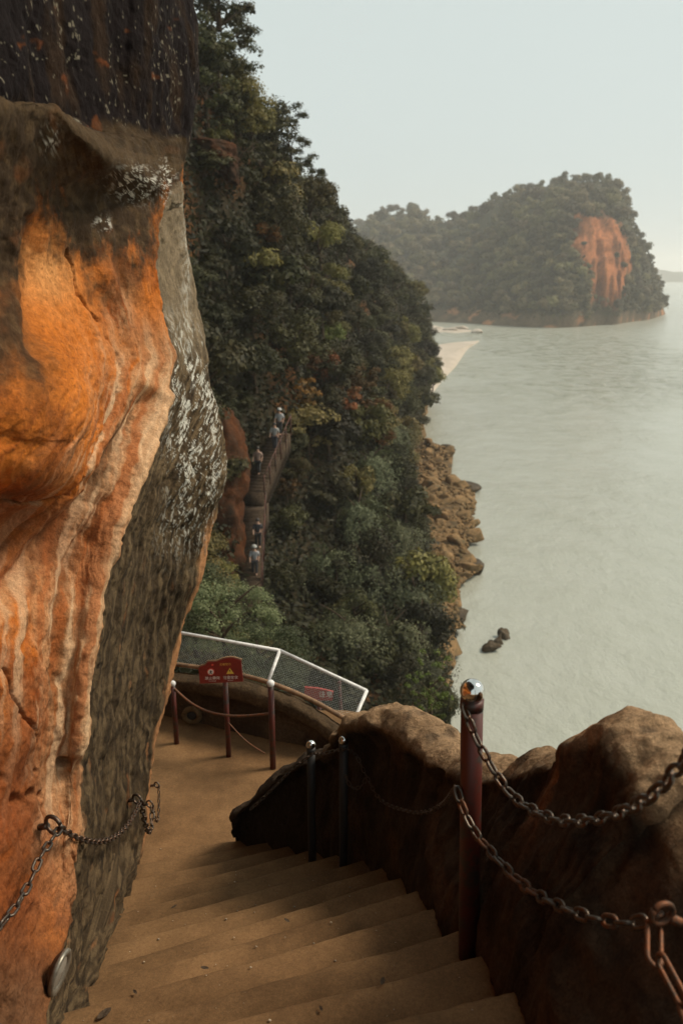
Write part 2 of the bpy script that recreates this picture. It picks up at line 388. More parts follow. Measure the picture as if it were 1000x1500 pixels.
# ------------------------------------------------------------------ leaves, crowns
def leaf_quads(P, N, size, rng, aspect=0.55):
    n = len(P); N = N / (np.linalg.norm(N, axis=1)[:, None] + 1e-9)
    a = rng.normal(size=(n, 3)); t = np.cross(N, a); t /= np.linalg.norm(t, axis=1)[:, None] + 1e-9
    bq = np.cross(N, t); s = (size * rng.uniform(.6, 1.3, n))[:, None]
    V = np.stack([P - t * s, P - bq * s * aspect, P + t * s, P + bq * s * aspect], 1).reshape(-1, 3)
    return V, np.arange(4 * n).reshape(-1, 4)
def crown_mesh(name, seed, clumps, leaves, leaf, ell=(1, 1, .8), flat=0.0, spread=.72, cr=(.24, .42), mat=None):
    rng = np.random.default_rng(seed)
    d = rng.normal(size=(clumps, 3)); d /= np.linalg.norm(d, axis=1)[:, None]
    C = d * (spread * rng.uniform(.35, 1.0, clumps) ** .6)[:, None] * np.array(ell)
    Rr = rng.uniform(cr[0], cr[1], clumps)
    k = rng.integers(0, clumps, leaves)
    n = rng.normal(size=(leaves, 3)); n /= np.linalg.norm(n, axis=1)[:, None]
    n[:, 2] = np.where(n[:, 2] < -.35, -n[:, 2] * .6, n[:, 2])
    rad = Rr[k] * rng.uniform(.62, 1.08, leaves)
    P = C[k] + n * rad[:, None] * np.array([1, 1, .8])
    P += .05 * fbm(P * 6 + seed, 2)[:, None] * n
    N = n * 1.5 + rng.normal(size=(leaves, 3)) * .45 + np.array([0, 0, .3])
    V, F = leaf_quads(P, N, leaf, rng)
    me = mesh_np(name, V, F, False)
    if mat: me.materials.append(mat)
    return me
def creeper_mesh(name, seed, strands, per, leaf, mat):
    rng = np.random.default_rng(seed); Ps, Ns = [], []
    for s in range(strands):
        a = rng.uniform(-math.pi, math.pi); r0 = rng.uniform(.35, 1.0) * (1 + .35 * math.sin(3 * a + seed) + .2 * math.sin(7 * a)); drop = rng.uniform(.8, 3.4); start = rng.uniform(0, .3)
        t = np.sort(rng.uniform(start, 1, per)); ang = t * math.pi / 2
        rr = r0 * np.sin(np.minimum(ang * 1.4, math.pi / 2)) + .06 * np.sin(t * 9 + s)
        z = .55 * r0 * np.cos(ang * 1.1) - drop * np.clip(t - .45, 0, 1) ** 1.15
        w = .14 * np.sin(t * 5 + s * 1.7)
        P = np.stack([rr * np.cos(a + w), rr * np.sin(a + w), z], 1) + rng.normal(size=(per, 3)) * .035
        Ps.append(P); Ns.append(np.stack([np.cos(a) * np.ones(per), np.sin(a) * np.ones(per), .7 * np.ones(per)], 1) + rng.normal(size=(per, 3)) * .45)
    V, F = leaf_quads(np.concatenate(Ps), np.concatenate(Ns), leaf, rng)
    me = mesh_np(name, V, F, False); me.materials.append(mat); return me
def trunk_mesh(name, seed, h, r, limbs=4, reach=.6):
    rng = np.random.default_rng(seed); parts = []
    n = 8; t = np.linspace(0, 1, n); w = rng.normal(size=2) * .12
    P = np.stack([w[0] * h * t ** 2, w[1] * h * t ** 2, -0.15 * h + 1.15 * h * t], 1); parts.append(tube(P, r * (1 - .7 * t), 8, False))
    for k in range(limbs):
        b = P[3 + k % 4]; a = rng.uniform(0, 6.28); L = reach * rng.uniform(.6, 1.1)
        tt = np.linspace(0, 1, 6)
        Q = b + np.stack([np.cos(a) * L * tt, np.sin(a) * L * tt, L * .8 * tt ** .8], 1); parts.append(tube(Q, r * .5 * (1 - .75 * tt), 6, False))
    V, F = join_mesh(parts); me = mesh_np(name, V, F); me.materials.append(M['bark']); return me

SHAPES = [(1, 1, .85), (1.1, .95, .7), (.9, 1, 1.0), (1.15, 1, .75), (1, 1.05, .9)]
CR = {}
for key, nleaf in (('dark', 3600), ('olive', 3600)):
    CR[key] = [crown_mesh('crown_' + key, 20 + i + len(key) * 7, 12 + 3 * i, nleaf - 700 * (i % 2), .050 + .024 * (i % 2), SHAPES[i], spread=.78, cr=(.26, .44), mat=M['leaf_' + key]) for i in range(5)]
CR['bright'] = [crown_mesh('crown_bright', 61, 22, 3600, .06, SHAPES[0], mat=M['leaf_bright'])]
CR['rust'] = [crown_mesh('crown_rust', 71 + i, 26, 2600, .06, SHAPES[i], cr=(.18, .34), spread=.85, mat=M['leaf_rust']) for i in range(2)]
CR['grey'] = [creeper_mesh('crown_creeper', 81 + i, 190, 40, .038, M['leaf_grey']) for i in range(3)]
CR['tall'] = [crown_mesh('crown_tall', 91 + i, 30, 3000, .046, (.8, .8, 1.25), spread=1.0, cr=(.14, .28), mat=M['leaf_dark']) for i in range(3)]
CR['far'] = [crown_mesh('crown_far', 101 + i, 11, 1500, .085, (1, 1, .8), spread=.6, cr=(.32, .5), mat=M['leaf_far']) for i in range(4)]
TR = [trunk_mesh('trunk', 5 + i, 1.0, .07, 5, .7) for i in range(3)]

def plant(name, label, cat, group, base, rad, key, idx, rz, lift=.75, squash=1.0):
    o = empty(name, base, rz); o.scale = (rad, rad, rad * squash); tag(o, label, cat, group)
    t = obj('trunk', TR[idx % 3], None, o)
    c = obj('crown', CR[key][idx % len(CR[key])], None, o); c.location = (0, 0, lift)
    return o

# ------------------------------------------------------------------ wood on the far hill
n_far = 0
order = np.argsort(RNG.random(nc * 70))
taken = []
for q in order:
    i, j = q // 70, q % 70
    if BARE[i, j] > .25 and RNG.random() > .02 + .3 * (BARE[i, j] < .8): continue
    p = G[i, j]
    if p[2] < (3.5 if hx[i, j] > 850 else 7) or hx[i, j] < 505: continue
    x, y = hx[i, j], hy[i, j]
    front = hx[i, j] > 640
    dmin = 12.5 if front else 13.5
    if any((x - a) ** 2 + ((y - b_) * 1.25) ** 2 < dmin ** 2 for a, b_ in taken): continue
    taken.append((x, y)); r = float(RNG.uniform(4.6, 7.2)) * (1.0 if front else 1.35)
    if j < 8: r *= .75
    if BARE[i, j] > .25: r *= .5
    me = CR['far'][n_far % 4]
    o = obj('hill_tree', me); o.location = (p[0], p[1], p[2] + r * .5); o.rotation_euler = (0, 0, float(RNG.uniform(0, 6.28)))
    o.scale = (r, r, r * float(RNG.uniform(.85, 1.25)))
    big = 'large' if r > 6.0 else 'smaller'
    if not front: place = 'on the back ridge of the far hill'
    elif x > 905: place = 'at the river end of the far hill'
    elif x > 830 and y < 330: place = 'on top of the far orange cliff'
    elif x > 800: place = 'beside the bare orange cliff face'
    elif y > 420: place = 'low on the far hill above its foot'
    elif y < 330: place = 'along the far hill summit'
    else: place = 'halfway up the far hill'
    tag(o, '%s round dark green tree %s' % (big, place), 'tree', 'far hill trees, ' + big + ' ' + place)
    n_far += 1
    if n_far >= 298: break
# understorey that fills the wood between those crowns
rng = np.random.default_rng(55)
ii = rng.integers(0, nc, 16000); jj = rng.integers(4, 78, 16000)
ok = (BARE[ii, jj] < .2) & (G[ii, jj, 2] > 5)
P = G[ii, jj][ok] + rng.normal(size=(ok.sum(), 3)) * np.array([1.6, 1.6, .7]) + np.array([0, 0, .6])
Vv, Ff = leaf_quads(P, rng.normal(size=P.shape) + np.array([0, -.4, .9]), 1.1, rng, .7)
tag(obj('hill_undergrowth', mesh_np('hill_undergrowth', Vv, Ff, False), M['leaf_far']), 'dense dark undergrowth filling the wood on the far hill', 'undergrowth', kind='stuff')

# ------------------------------------------------------------------ sand banks
def sheet(name, outline, z, mat, dome=.5, n=40):
    O = np.array([atz(px, py, z) for px, py in outline]); c = O.mean(0)
    closed = np.concatenate([O, O[:1]]); Q = catmull(closed, 96)[:-1]
    ts = np.linspace(0, 1, 14)
    Gd = c + (Q[None] - c) * (1 - ts)[:, None, None] * 1.0
    Gd[..., 2] = z + dome * (1 - (1 - ts[:, None]) ** 3) + .06 * fbm(Gd / 6.0, 3)
    Gd[0, :, 2] = -1.0
    me = grid_mesh(name, Gd, wrap=True); return tag(obj(name, me, mat), kind='structure')
sheet('sand_spit', [(606, 512), (632, 506), (662, 501), (694, 498.5), (704, 498.5), (688, 509), (677, 524), (666, 540), (650, 556), (638, 572), (626, 584), (604, 600), (580, 560)], 0.0, M['sand'], 1.2)
sheet('sand_bank', [(560, 478), (600, 474), (632, 476), (655, 481), (672, 483), (700, 485), (668, 488), (640, 487), (600, 489), (560, 490)], 0.0, M['sand'], .9)

# ------------------------------------------------------------------ wooded cliff on the near bank
SL = {
 8:   [(-20, -4), (-10, -5), (-6, -6), (-3, -6.6), (-1, -7.4), (1, -9), (3, -14), (5, -21), (7, -29.5)],
 14:  [(-24, -3), (-12, -5), (-8, -6), (-4, -7.4), (-2, -8.2), (0, -10), (3, -16), (6, -23), (8, -29.5)],
 22:  [(-26, 6), (-14, 2), (-10, -5), (-7, -11), (-4, -13), (0, -16), (3, -20), (6, -25), (7.5, -29.5)],
 32:  [(-28, 16), (-14, 11), (-10.5, 0), (-9.3, -9), (-8, -16), (-2, -20), (2, -21.5), (5, -25), (6.6, -29.5)],
 45:  [(-32, 18), (-15, 14), (-9.5, 9), (-8.2, -1), (-7.3, -8), (-6.3, -15), (-2.5, -19), (4.5, -22), (7, -29.5)],
 60:  [(-36, 19), (-14, 15), (-6.5, 9), (-4.8, 2), (-3.4, -4), (-1.2, -10), (2.5, -15), (6, -21), (8.2, -29.5)],
 80:  [(-40, 16), (-12, 12), (-5, 7), (-2, 2), (0, -5), (3, -12), (5.5, -19), (8, -25), (9.3, -29.5)],
 105: [(-45, 14), (-10, 9), (-3, 5), (1, 0), (4, -7), (6, -14), (8, -20), (9.3, -26), (10, -29.5)],
 135: [(-50, 9), (-6, 5), (3, 2), (8, -3), (10, -9), (11, -15), (12, -21), (13, -26), (13.5, -29.5)],
 165: [(-50, 4), (0, 1), (8, -2), (13, -6), (15.5, -11), (16.5, -17), (17, -22), (17.3, -26), (17.5, -29.5)],
 190: [(-50, -5), (0, -7), (10, -10), (16, -14), (18.5, -17), (19.5, -21), (20, -24), (20.3, -27), (20.5, -29.5)],
 215: [(-50, -26), (0, -27), (10, -27.5), (16, -28), (18.5, -28.4), (19.5, -28.8), (20, -29), (20.3, -29.3), (20.5, -29.6)],
}
K = np.array([[(x, Y, z + H) for x, z in pts] for Y, pts in SL.items()], float)
A = catmull(K, 200); A = np.swapaxes(catmull(np.swapaxes(A, 0, 1), 170), 0, 1)   # (200 along, 170 across, 3)
nrm = grid_normals(A)
if nrm[100, 100, 0] < 0: nrm = -nrm
far = np.clip(A[..., 1] / 60, .15, 1)[..., None]
A = A + nrm * (fbm(A / 9.0, 4)[..., None] * 1.6 + fbm(A / 2.2, 3)[..., None] * .35) * far
A[:, -1, 2] = -1.5
nn = fbm(A / 6 + 5, 4)[..., None]
sc_col = np.array([.045, .036, .020]) * (1 + .6 * nn)
ro = sstep(.12, .4, fbm(A / 11 + 30, 3))[..., None]
sc_col = sc_col * (1 - ro) + np.array([.16, .075, .03]) * ro
lowz = sstep(4.5, 2.0, A[..., 2])[..., None]
sc_col = sc_col * (1 - lowz) + np.array([.19, .12, .055]) * (1 + .6 * nn) * lowz
me = grid_mesh('wooded_cliff', A); set_col(me, sc_col.reshape(-1, 3))
tag(obj('wooded_cliff', me, M['slope']), kind='structure')
SLOPE, SLN = A, grid_normals(A)
if SLN[100, 100, 0] < 0: SLN = -SLN
sx, sy = proj(SLOPE)

# leafy ground cover clinging to that cliff
rng = np.random.default_rng(8)
n = 190000
ii = rng.integers(30, 192, n); jj = rng.integers(20, 160, n)
P = SLOPE[ii, jj]; N = SLN[ii, jj]
vis = (P[:, 2] > 3.2) & (sx[ii, jj] > 250) & ((sy[ii, jj] < 590) | (sx[ii, jj] < interp(sy[ii, jj], [(560, 632), (600, 622), (640, 612), (700, 604), (760, 622), (800, 642), (850, 656), (950, 658), (1100, 668)]))) & (fbm(P / 3.0, 3) > -.55)
P, N = P[vis], N[vis]
P = P + N * rng.uniform(.05, .45, len(P))[:, None] + rng.normal(size=P.shape) * .25
Vv, Ff = leaf_quads(P, N + rng.normal(size=P.shape) * .8 + np.array([0, 0, .5]), .20, rng)
tag(obj('cliff_undergrowth', mesh_np('cliff_undergrowth', Vv, Ff, False), M['leaf_dark']), 'low leafy ground cover clinging all over the near wooded cliff', 'undergrowth', kind='stuff')

# shrubs and trees on the cliff, one by one
def near_on_slope(px, py, Yhint=None):        # grid cell of the cliff seen at a place in the photograph
    d = (sx - px) ** 2 + (sy - py) ** 2 + (0 if Yhint is None else (SLOPE[..., 1] - Yhint) ** 2 * 6)
    k = int(np.argmin(d)); return divmod(k, SLOPE.shape[1])
LAB = {
 'dark': ('cliff_shrub', 'dense dark green shrub growing on the near wooded cliff', 'shrub', 'dark shrubs on the near cliff'),
 'olive': ('cliff_shrub', 'paler olive green shrub among the dark ones on the near cliff', 'shrub', 'olive shrubs on the near cliff'),
}
STAIR_BOX = (346, 396, 600, 890)
VEG = [(560, 632), (600, 622), (640, 612), (700, 604), (760, 622), (800, 642), (850, 656), (950, 658), (1100, 668)]
cnt = 0; placed = []
order = RNG.permutation(SLOPE.shape[0] * SLOPE.shape[1])
for q in order:
    i, j = divmod(int(q), SLOPE.shape[1]); p = SLOPE[i, j]; Y = p[1]
    if Y < 24 or p[2] < 4.0 or j < 8: continue
    x, y = sx[i, j], sy[i, j]
    if x < 235 or y < -160: continue
    r = float(RNG.uniform(1.2, 2.7)) * (1.0 + .25 * (Y > 100)) * (.75 if Y < 40 else 1)
    rp = r * 1167 / Y
    if p[2] - r * .2 < 3.5 and x > 560: continue
    if y > 590 and x + rp * .75 > interp(y, VEG): continue
    if Y < 53 and x + rp * .8 > STAIR_BOX[0] and x - rp * .8 < STAIR_BOX[1] and y + rp * .6 > STAIR_BOX[2] and y - rp * .9 < STAIR_BOX[3]: continue
    if any((p[0] - a[0]) ** 2 + (p[1] - a[1]) ** 2 * .5 + (p[2] - a[2]) ** 2 < ((r + a[3]) * .50) ** 2 for a in placed): continue
    placed.append((p[0], p[1], p[2], r))
    key = 'olive' if fbm(np.array([p / 14.0 + 2.2]), 2)[0] > .12 else 'dark'
    nm, lb, ct, gr = LAB[key]
    big = 'large' if r > 2.0 else 'small'
    if Y > 120: place = 'on the far tip of the cliff by the sand spit'
    elif p[2] > 33: place = 'near the top edge of the near cliff'
    elif p[2] < 10 and x > 520: place = 'low on the near cliff just above the river boulders'
    elif x < 440 and y > 560: place = 'beside the stairway on the near cliff'
    elif y < 480: place = 'high on the near cliff above the rust-leaved shrubs'
    else: place = 'on the steep middle of the near cliff beside the creepers'
    lb = ('%s dark green shrub %s' if key == 'dark' else '%s paler olive green shrub %s') % (big, place); gr = gr + ', ' + big + ' ' + place
    nv = SLN[i, j]; b0 = p + nv * r * .38
    plant(nm, lb, ct, gr, (b0[0], b0[1], b0[2] - r * .5), r, key, cnt, float(RNG.uniform(0, 6.28)), lift=.7, squash=float(RNG.uniform(.85, 1.2)))
    cnt += 1
    if cnt >= 296: break

def hero(px, py, Yh, r, key, idx, name, label, cat, group=None, out=.3, lift=.75, squash=1.0):
    i, j = near_on_slope(px, py + r * 1167 / Yh * .4, Yh); p = SLOPE[i, j]
    c = at(px, py, p[1] - r * .4)                      # crown centre, just clear of the cliff
    return plant(name, label, cat, group, (c[0], c[1], c[2] - r * lift * squash), r, key, idx, idx * 1.3, lift, squash)
hero(375, 405, 50, 2.0, 'olive', 1, 'cliff_tree', 'pale olive tree with a full round crown, high on the near cliff', 'tree', squash=1.2)
hero(482, 490, 70, 1.7, 'bright', 0, 'cliff_shrub', 'bright yellow-green bush standing above the rust-coloured shrubs', 'shrub')
for k, (px, py, r) in enumerate([(470, 535, 2.0), (525, 555, 2.0), (500, 585, 1.8), (548, 600, 1.6), (440, 575, 1.6), (420, 715, 1.1), (560, 640, 1.2), (380, 345, 1.5)]):
    hero(px, py, 58 if py < 660 else 48, r, 'rust', k, 'autumn_shrub', 'shrub with rust-orange autumn leaves on the near cliff', 'shrub', 'rust-leaved shrubs on the near cliff')
for k, (px, py, r, Yh) in enumerate([(545, 690, 2.3, 60), (572, 720, 1.9, 66), (525, 760, 2.2, 54), (580, 790, 2.2, 58), (612, 830, 1.9, 60), (540, 850, 2.2, 50), (600, 880, 2.2, 52), (560, 640, 2.0, 66), (585, 640, 1.7, 76), (480, 830, 1.7, 47), (618, 900, 1.9, 55), (570, 940, 2.0, 46), (500, 930, 1.8, 42), (620, 980, 1.9, 47)]):
    hero(px, py, Yh, r, 'grey', k, 'hanging_creeper', 'grey-green creeper hanging in drapes down the near cliff', 'creeper', 'creepers draped on the near cliff', lift=.4)
for k, (px, py, r, Yh) in enumerate([(318, 40, 2.8, 48), (350, 92, 2.2, 52), (338, 150, 2.2, 50), (300, 110, 2.6, 46), (292, 15, 2.6, 46), (318, -40, 2.6, 50), (398, 210, 2.4, 62), (426, 196, 1.8, 64), (385, 235, 2.3, 58), (446, 268, 2.2, 74), (345, 205, 2.2, 52), (455, 300, 2.4, 80), (505, 345, 2.2, 100), (545, 385, 2.4, 120), (580, 418, 2.6, 140)]):
    hero(px, py, Yh, r, 'tall', k, 'skyline_tree', 'tall loose-crowned tree along the top edge of the near cliff', 'tree', 'trees along the cliff top', lift=1.0)
for k, (px, py, r, Yh) in enumerate([(318, 596, 1.3, 42), (312, 880, 1.3, 40), (425, 650, 1.5, 50), (418, 760, 1.3, 46), (412, 850, 1.4, 43), (352, 590, 1.0, 50)]):
    hero(px, py, Yh, r, 'dark', k, 'stairside_shrub', 'dark shrub crowding the edge of the cliff stairway', 'shrub', 'shrubs crowding the cliff stairway')
hero(300, 238, 44, 1.5, 'dark', 3, 'clipped_bush', 'flat-topped green bush below the orange ledge high on the cliff', 'bush', squash=.55)

# ------------------------------------------------------------------ rocks along the river
def rock_mesh(name, seed, mat, n=16, amp=.18):
    Vs, Fs = sphere_vf((0, 0, 0), 1.0, n, n - 4)
    rng = np.random.default_rng(seed)
    for k in range(15):                                 # chop flat facets
        d = rng.normal(size=3); d /= np.linalg.norm(d); h = rng.uniform(.42, .8)
        ex = np.maximum(Vs @ d - h, 0); Vs = Vs - ex[:, None] * d * .92
    Vs = Vs * (1 + amp * fbm(Vs * 1.7 + seed, 3))[:, None]
    me = mesh_np(name, Vs, Fs, False); me.materials.append(mat); return me
RK = [rock_mesh('boulder', 200 + i, M['boulder']) for i in range(6)]
WR = [rock_mesh('wet_boulder', 230 + i, M['wetrock']) for i in range(3)]
sheet('rock_shelf', [(606, 636), (648, 648), (664, 660), (652, 682), (668, 700), (697, 716), (693, 748), (698, 770), (688, 800), (672, 822), (700, 828), (708, 842), (678, 852), (670, 880), (678, 900), (664, 925), (655, 960), (645, 1000), (655, 1050), (640, 1110), (560, 1050), (560, 900), (570, 760), (585, 680)], 0.0, M['shelf'], 1.0)
poly = np.array([(612, 640), (662, 660), (650, 690), (695, 718), (692, 750), (696, 785), (672, 815), (705, 832), (672, 856), (668, 885), (672, 910), (655, 960), (652, 1040), (620, 1060), (615, 900), (612, 800), (600, 720)], float)
def inside(x, y):
    c = False; j = len(poly) - 1
    for i in range(len(poly)):
        if (poly[i, 1] > y) != (poly[j, 1] > y) and x < (poly[j, 0] - poly[i, 0]) * (y - poly[i, 1]) / (poly[j, 1] - poly[i, 1]) + poly[i, 0]: c = not c
        j = i
    return c
nb = 0; bl = []
while nb < 290:
    x, y = float(RNG.uniform(598, 712)), float(RNG.uniform(636, 1060))
    if not inside(x, y): continue
    p = atz(x, y, .7); r = .36 + 1.3 * float(RNG.random()) ** 2.4
    if any((p[0] - a) ** 2 + (p[1] - b_) ** 2 < ((r + c) * .55) ** 2 for a, b_, c in bl):
        nb += .1; continue
    bl.append((p[0], p[1], r))
    o = obj('boulder', RK[int(nb) % 6]); o.location = (p[0], p[1], .75 + r * .12); o.scale = (r * float(RNG.uniform(.9, 1.6)), r, r * float(RNG.uniform(.45, .95)))
    o.rotation_euler = (float(RNG.uniform(-.6, .6)), float(RNG.uniform(-.6, .6)), float(RNG.uniform(0, 6.28)))
    big = 'large' if r > .8 else ('small' if r < .45 else 'middling')
    place = 'at the far end of the rubble under the near cliff' if y < 700 else ('in the broad middle of the rubble under the near cliff' if y < 815 else 'in the narrow strip between the creepers and the river')
    tag(o, '%s angular brown boulder %s' % (big, place), 'boulder', 'boulders, ' + big + ' ' + place); nb += 1
rngb = np.random.default_rng(91); parts = []
while len(parts) < 2600:
    x, y = float(rngb.uniform(598, 712)), float(rngb.uniform(636, 1060))
    if not inside(x, y): continue
    p = atz(x, y, .8); r = rngb.uniform(.12, .42)
    O = np.array([(1, 0, 0), (0, 1, 0), (-1, 0, 0), (0, -1, 0), (0, 0, .8), (0, 0, -.8)], float) * r * rngb.uniform(.6, 1.3, (6, 1)) + rngb.normal(size=(6, 3)) * r * .18
    a = rngb.uniform(0, 6.28); O = O @ np.array([[math.cos(a), math.sin(a), 0], [-math.sin(a), math.cos(a), 0], [0, 0, 1]])
    parts.append((O + p + np.array([0, 0, r * .3]), np.array([(0, 1, 4), (1, 2, 4), (2, 3, 4), (3, 0, 4), (1, 0, 5), (2, 1, 5), (3, 2, 5), (0, 3, 5)])))
Vr, Fr = join_mesh(parts); tag(obj('rubble', mesh_np('rubble', Vr, Fr, False), M['boulder']), 'loose brown stone rubble between the boulders at the cliff foot', 'rubble', kind='stuff')
for (px, py, r, sq, lb) in [(652, 658, 1.8, .55, 'dark slab of rock jutting into the river at the far end of the rubble'), (684, 717, 2.0, .55, 'dark pointed rock jutting from the middle of the rubble'),
                            (690, 834, 1.6, .8, 'dark wedge-shaped rock standing at the tip of the rubble spur'), (670, 902, 1.1, .7, 'dark rock at the water edge just beyond the rubble spur')]:
    p = atz(px, py, .3); o = obj('boulder', WR[int(px) % 3]); o.location = (p[0], p[1], .35); o.scale = (r * 1.35, r, r * sq); o.rotation_euler = (0, .15, px * .1)
    tag(o, lb, 'boulder')
for k, (px, py, r, lb) in enumerate([(717, 948, 1.0, 'larger dark rock standing alone in the river'), (729, 940, .6, 'small dark rock in the river between two larger rocks'), (737, 930, .75, 'dark rock at the outer end of the group in the river')]):
    p = atz(px, py, .2); o = obj('river_rock', rock_mesh('river_rock', 270 + 3 * k, M['wetrock'], 14, .75)); o.location = (p[0], p[1], .15); o.scale = (r * .8, r * .7, r * 1.15); o.rotation_euler = (.5, .5, k * 1.1 + .4)
    tag(o, lb, 'rock')
for k, (px, py, r) in enumerate([(660, 484, 3.2), (675, 482, 4.0), (700, 486, 3.0), (640, 482, 2.5)]):
    p = atz(px, py, .5); o = obj('pale_boulder', rock_mesh('pale_boulder', 250 + k, M['sand'])); o.location = (p[0], p[1], .6); o.scale = (r * 1.4, r, r * .6)
    tag(o, 'pale boulder at the tip of the sand bank under the far hill', 'boulder', 'pale boulders by the sand bank')

# ------------------------------------------------------------------ cliff stairway with its people, 45 m off
LOWER = (at(364, 888, 39.5), at(372, 748, 44.0)); UPPER = (at(370, 722, 45.0), at(410, 632, 50.0))
st = empty('cliff_stairway', LOWER[0]); tag(st, 'narrow dark stone stairway climbing the wooded cliff beside an orange rock', 'stairway')
Vs, Fs = box_vf(-.62, .62, -.02, .5, -1.2, 0.0); sm = mesh_np('step', Vs, Fs, False); sm.materials.append(M['bark'])
def flight(a, b, n):
    d = b - a; rz = math.atan2(-d[0], d[1])
    for k in range(n):
        o = obj('step', sm, None, st); p = a + d * (k / n); o.location = Vector(p) - st.location; o.rotation_euler = (0, 0, rz)
    return rz
rz1 = flight(*LOWER, 21); rz2 = flight(*UPPER, 20)
Vs, Fs = box_vf(-.7, .7, -.1, 1.6, -1.4, 0); o = obj('landing_slab', mesh_np('landing_slab', Vs, Fs, False), M['bark'], st); o.location = Vector(LOWER[1]) - st.location
rail = empty('stair_railing', LOWER[0] + np.array([.8, 0, 0])); tag(rail, 'rust-red railing along the outer side of the cliff stairway', 'railing')
for (a, b), n in ((LOWER, 5), (UPPER, 6)):
    tops = []
    for k in range(n):
        p = a + (b - a) * (k / (n - 1)) + np.array([.68, .1, 0]) - np.array(rail.location)
        tube_obj('post', [p + np.array([0, 0, -.3]), p + np.array([0, 0, 1.05])], .05, M['rust_dark'], rail, 8); tops.append(p + np.array([0, 0, .98]))
    tube_obj('rail', tops, .035, M['rust_dark'], rail, 8)
def lump(name, ctrl, mat, nu=60, nv=70, amp=.3, sc_=1.5):      # closed rock from stacked ellipses (cx, cy, z, rx, ry)
    Kc = catmull(np.array(ctrl, float), nv); th = np.linspace(0, 2 * np.pi, nu, endpoint=False)
    Gd = np.stack([Kc[:, None, 0] + Kc[:, None, 3] * np.cos(th)[None], Kc[:, None, 1] + Kc[:, None, 4] * np.sin(th)[None], Kc[:, None, 2] + 0 * th[None]], -1)
    nn = np.stack([np.cos(th), np.sin(th), 0 * th], -1)[None]
    Gd = Gd + nn * (fbm(Gd / sc_, 4) * amp)[..., None]
    me = grid_mesh(name, Gd, wrap=True); return obj(name, me, mat)
def pxrow(px, py, Y, rx, ry):
    p = at(px, py, Y); return (p[0], p[1], p[2], rx, ry)
o = lump('orange_rock_wall', [pxrow(322, 590, 45, .1, .1), pxrow(325, 610, 44, .7, 1.0), pxrow(330, 660, 43.5, 1.2, 1.6), pxrow(333, 700, 43, 1.2, 1.6), pxrow(322, 760, 42.5, 1.2, 1.6), pxrow(325, 840, 42, 1.4, 1.8), pxrow(325, 920, 41.5, 1.7, 2.2), pxrow(325, 990, 41, 2, 3)], M['orange_rock'], amp=.55, sc_=1.0)
tag(o, 'bulging orange rock wall beside the cliff stairway', 'rock')
o = lump('orange_ledge', [pxrow(300, 203, 50.5, .1, .1), pxrow(306, 209, 50.5, 1.1, 2.0), pxrow(314, 219, 50.5, 1.3, 2.0), pxrow(324, 233, 50.5, .9, 2.0), pxrow(335, 250, 50.5, .5, 1.6), pxrow(342, 268, 50.5, .3, 1.5)], M['orange_rock'], amp=.55, sc_=.7)
tag(o, 'bare orange rock ledge high on the wooded cliff', 'rock')

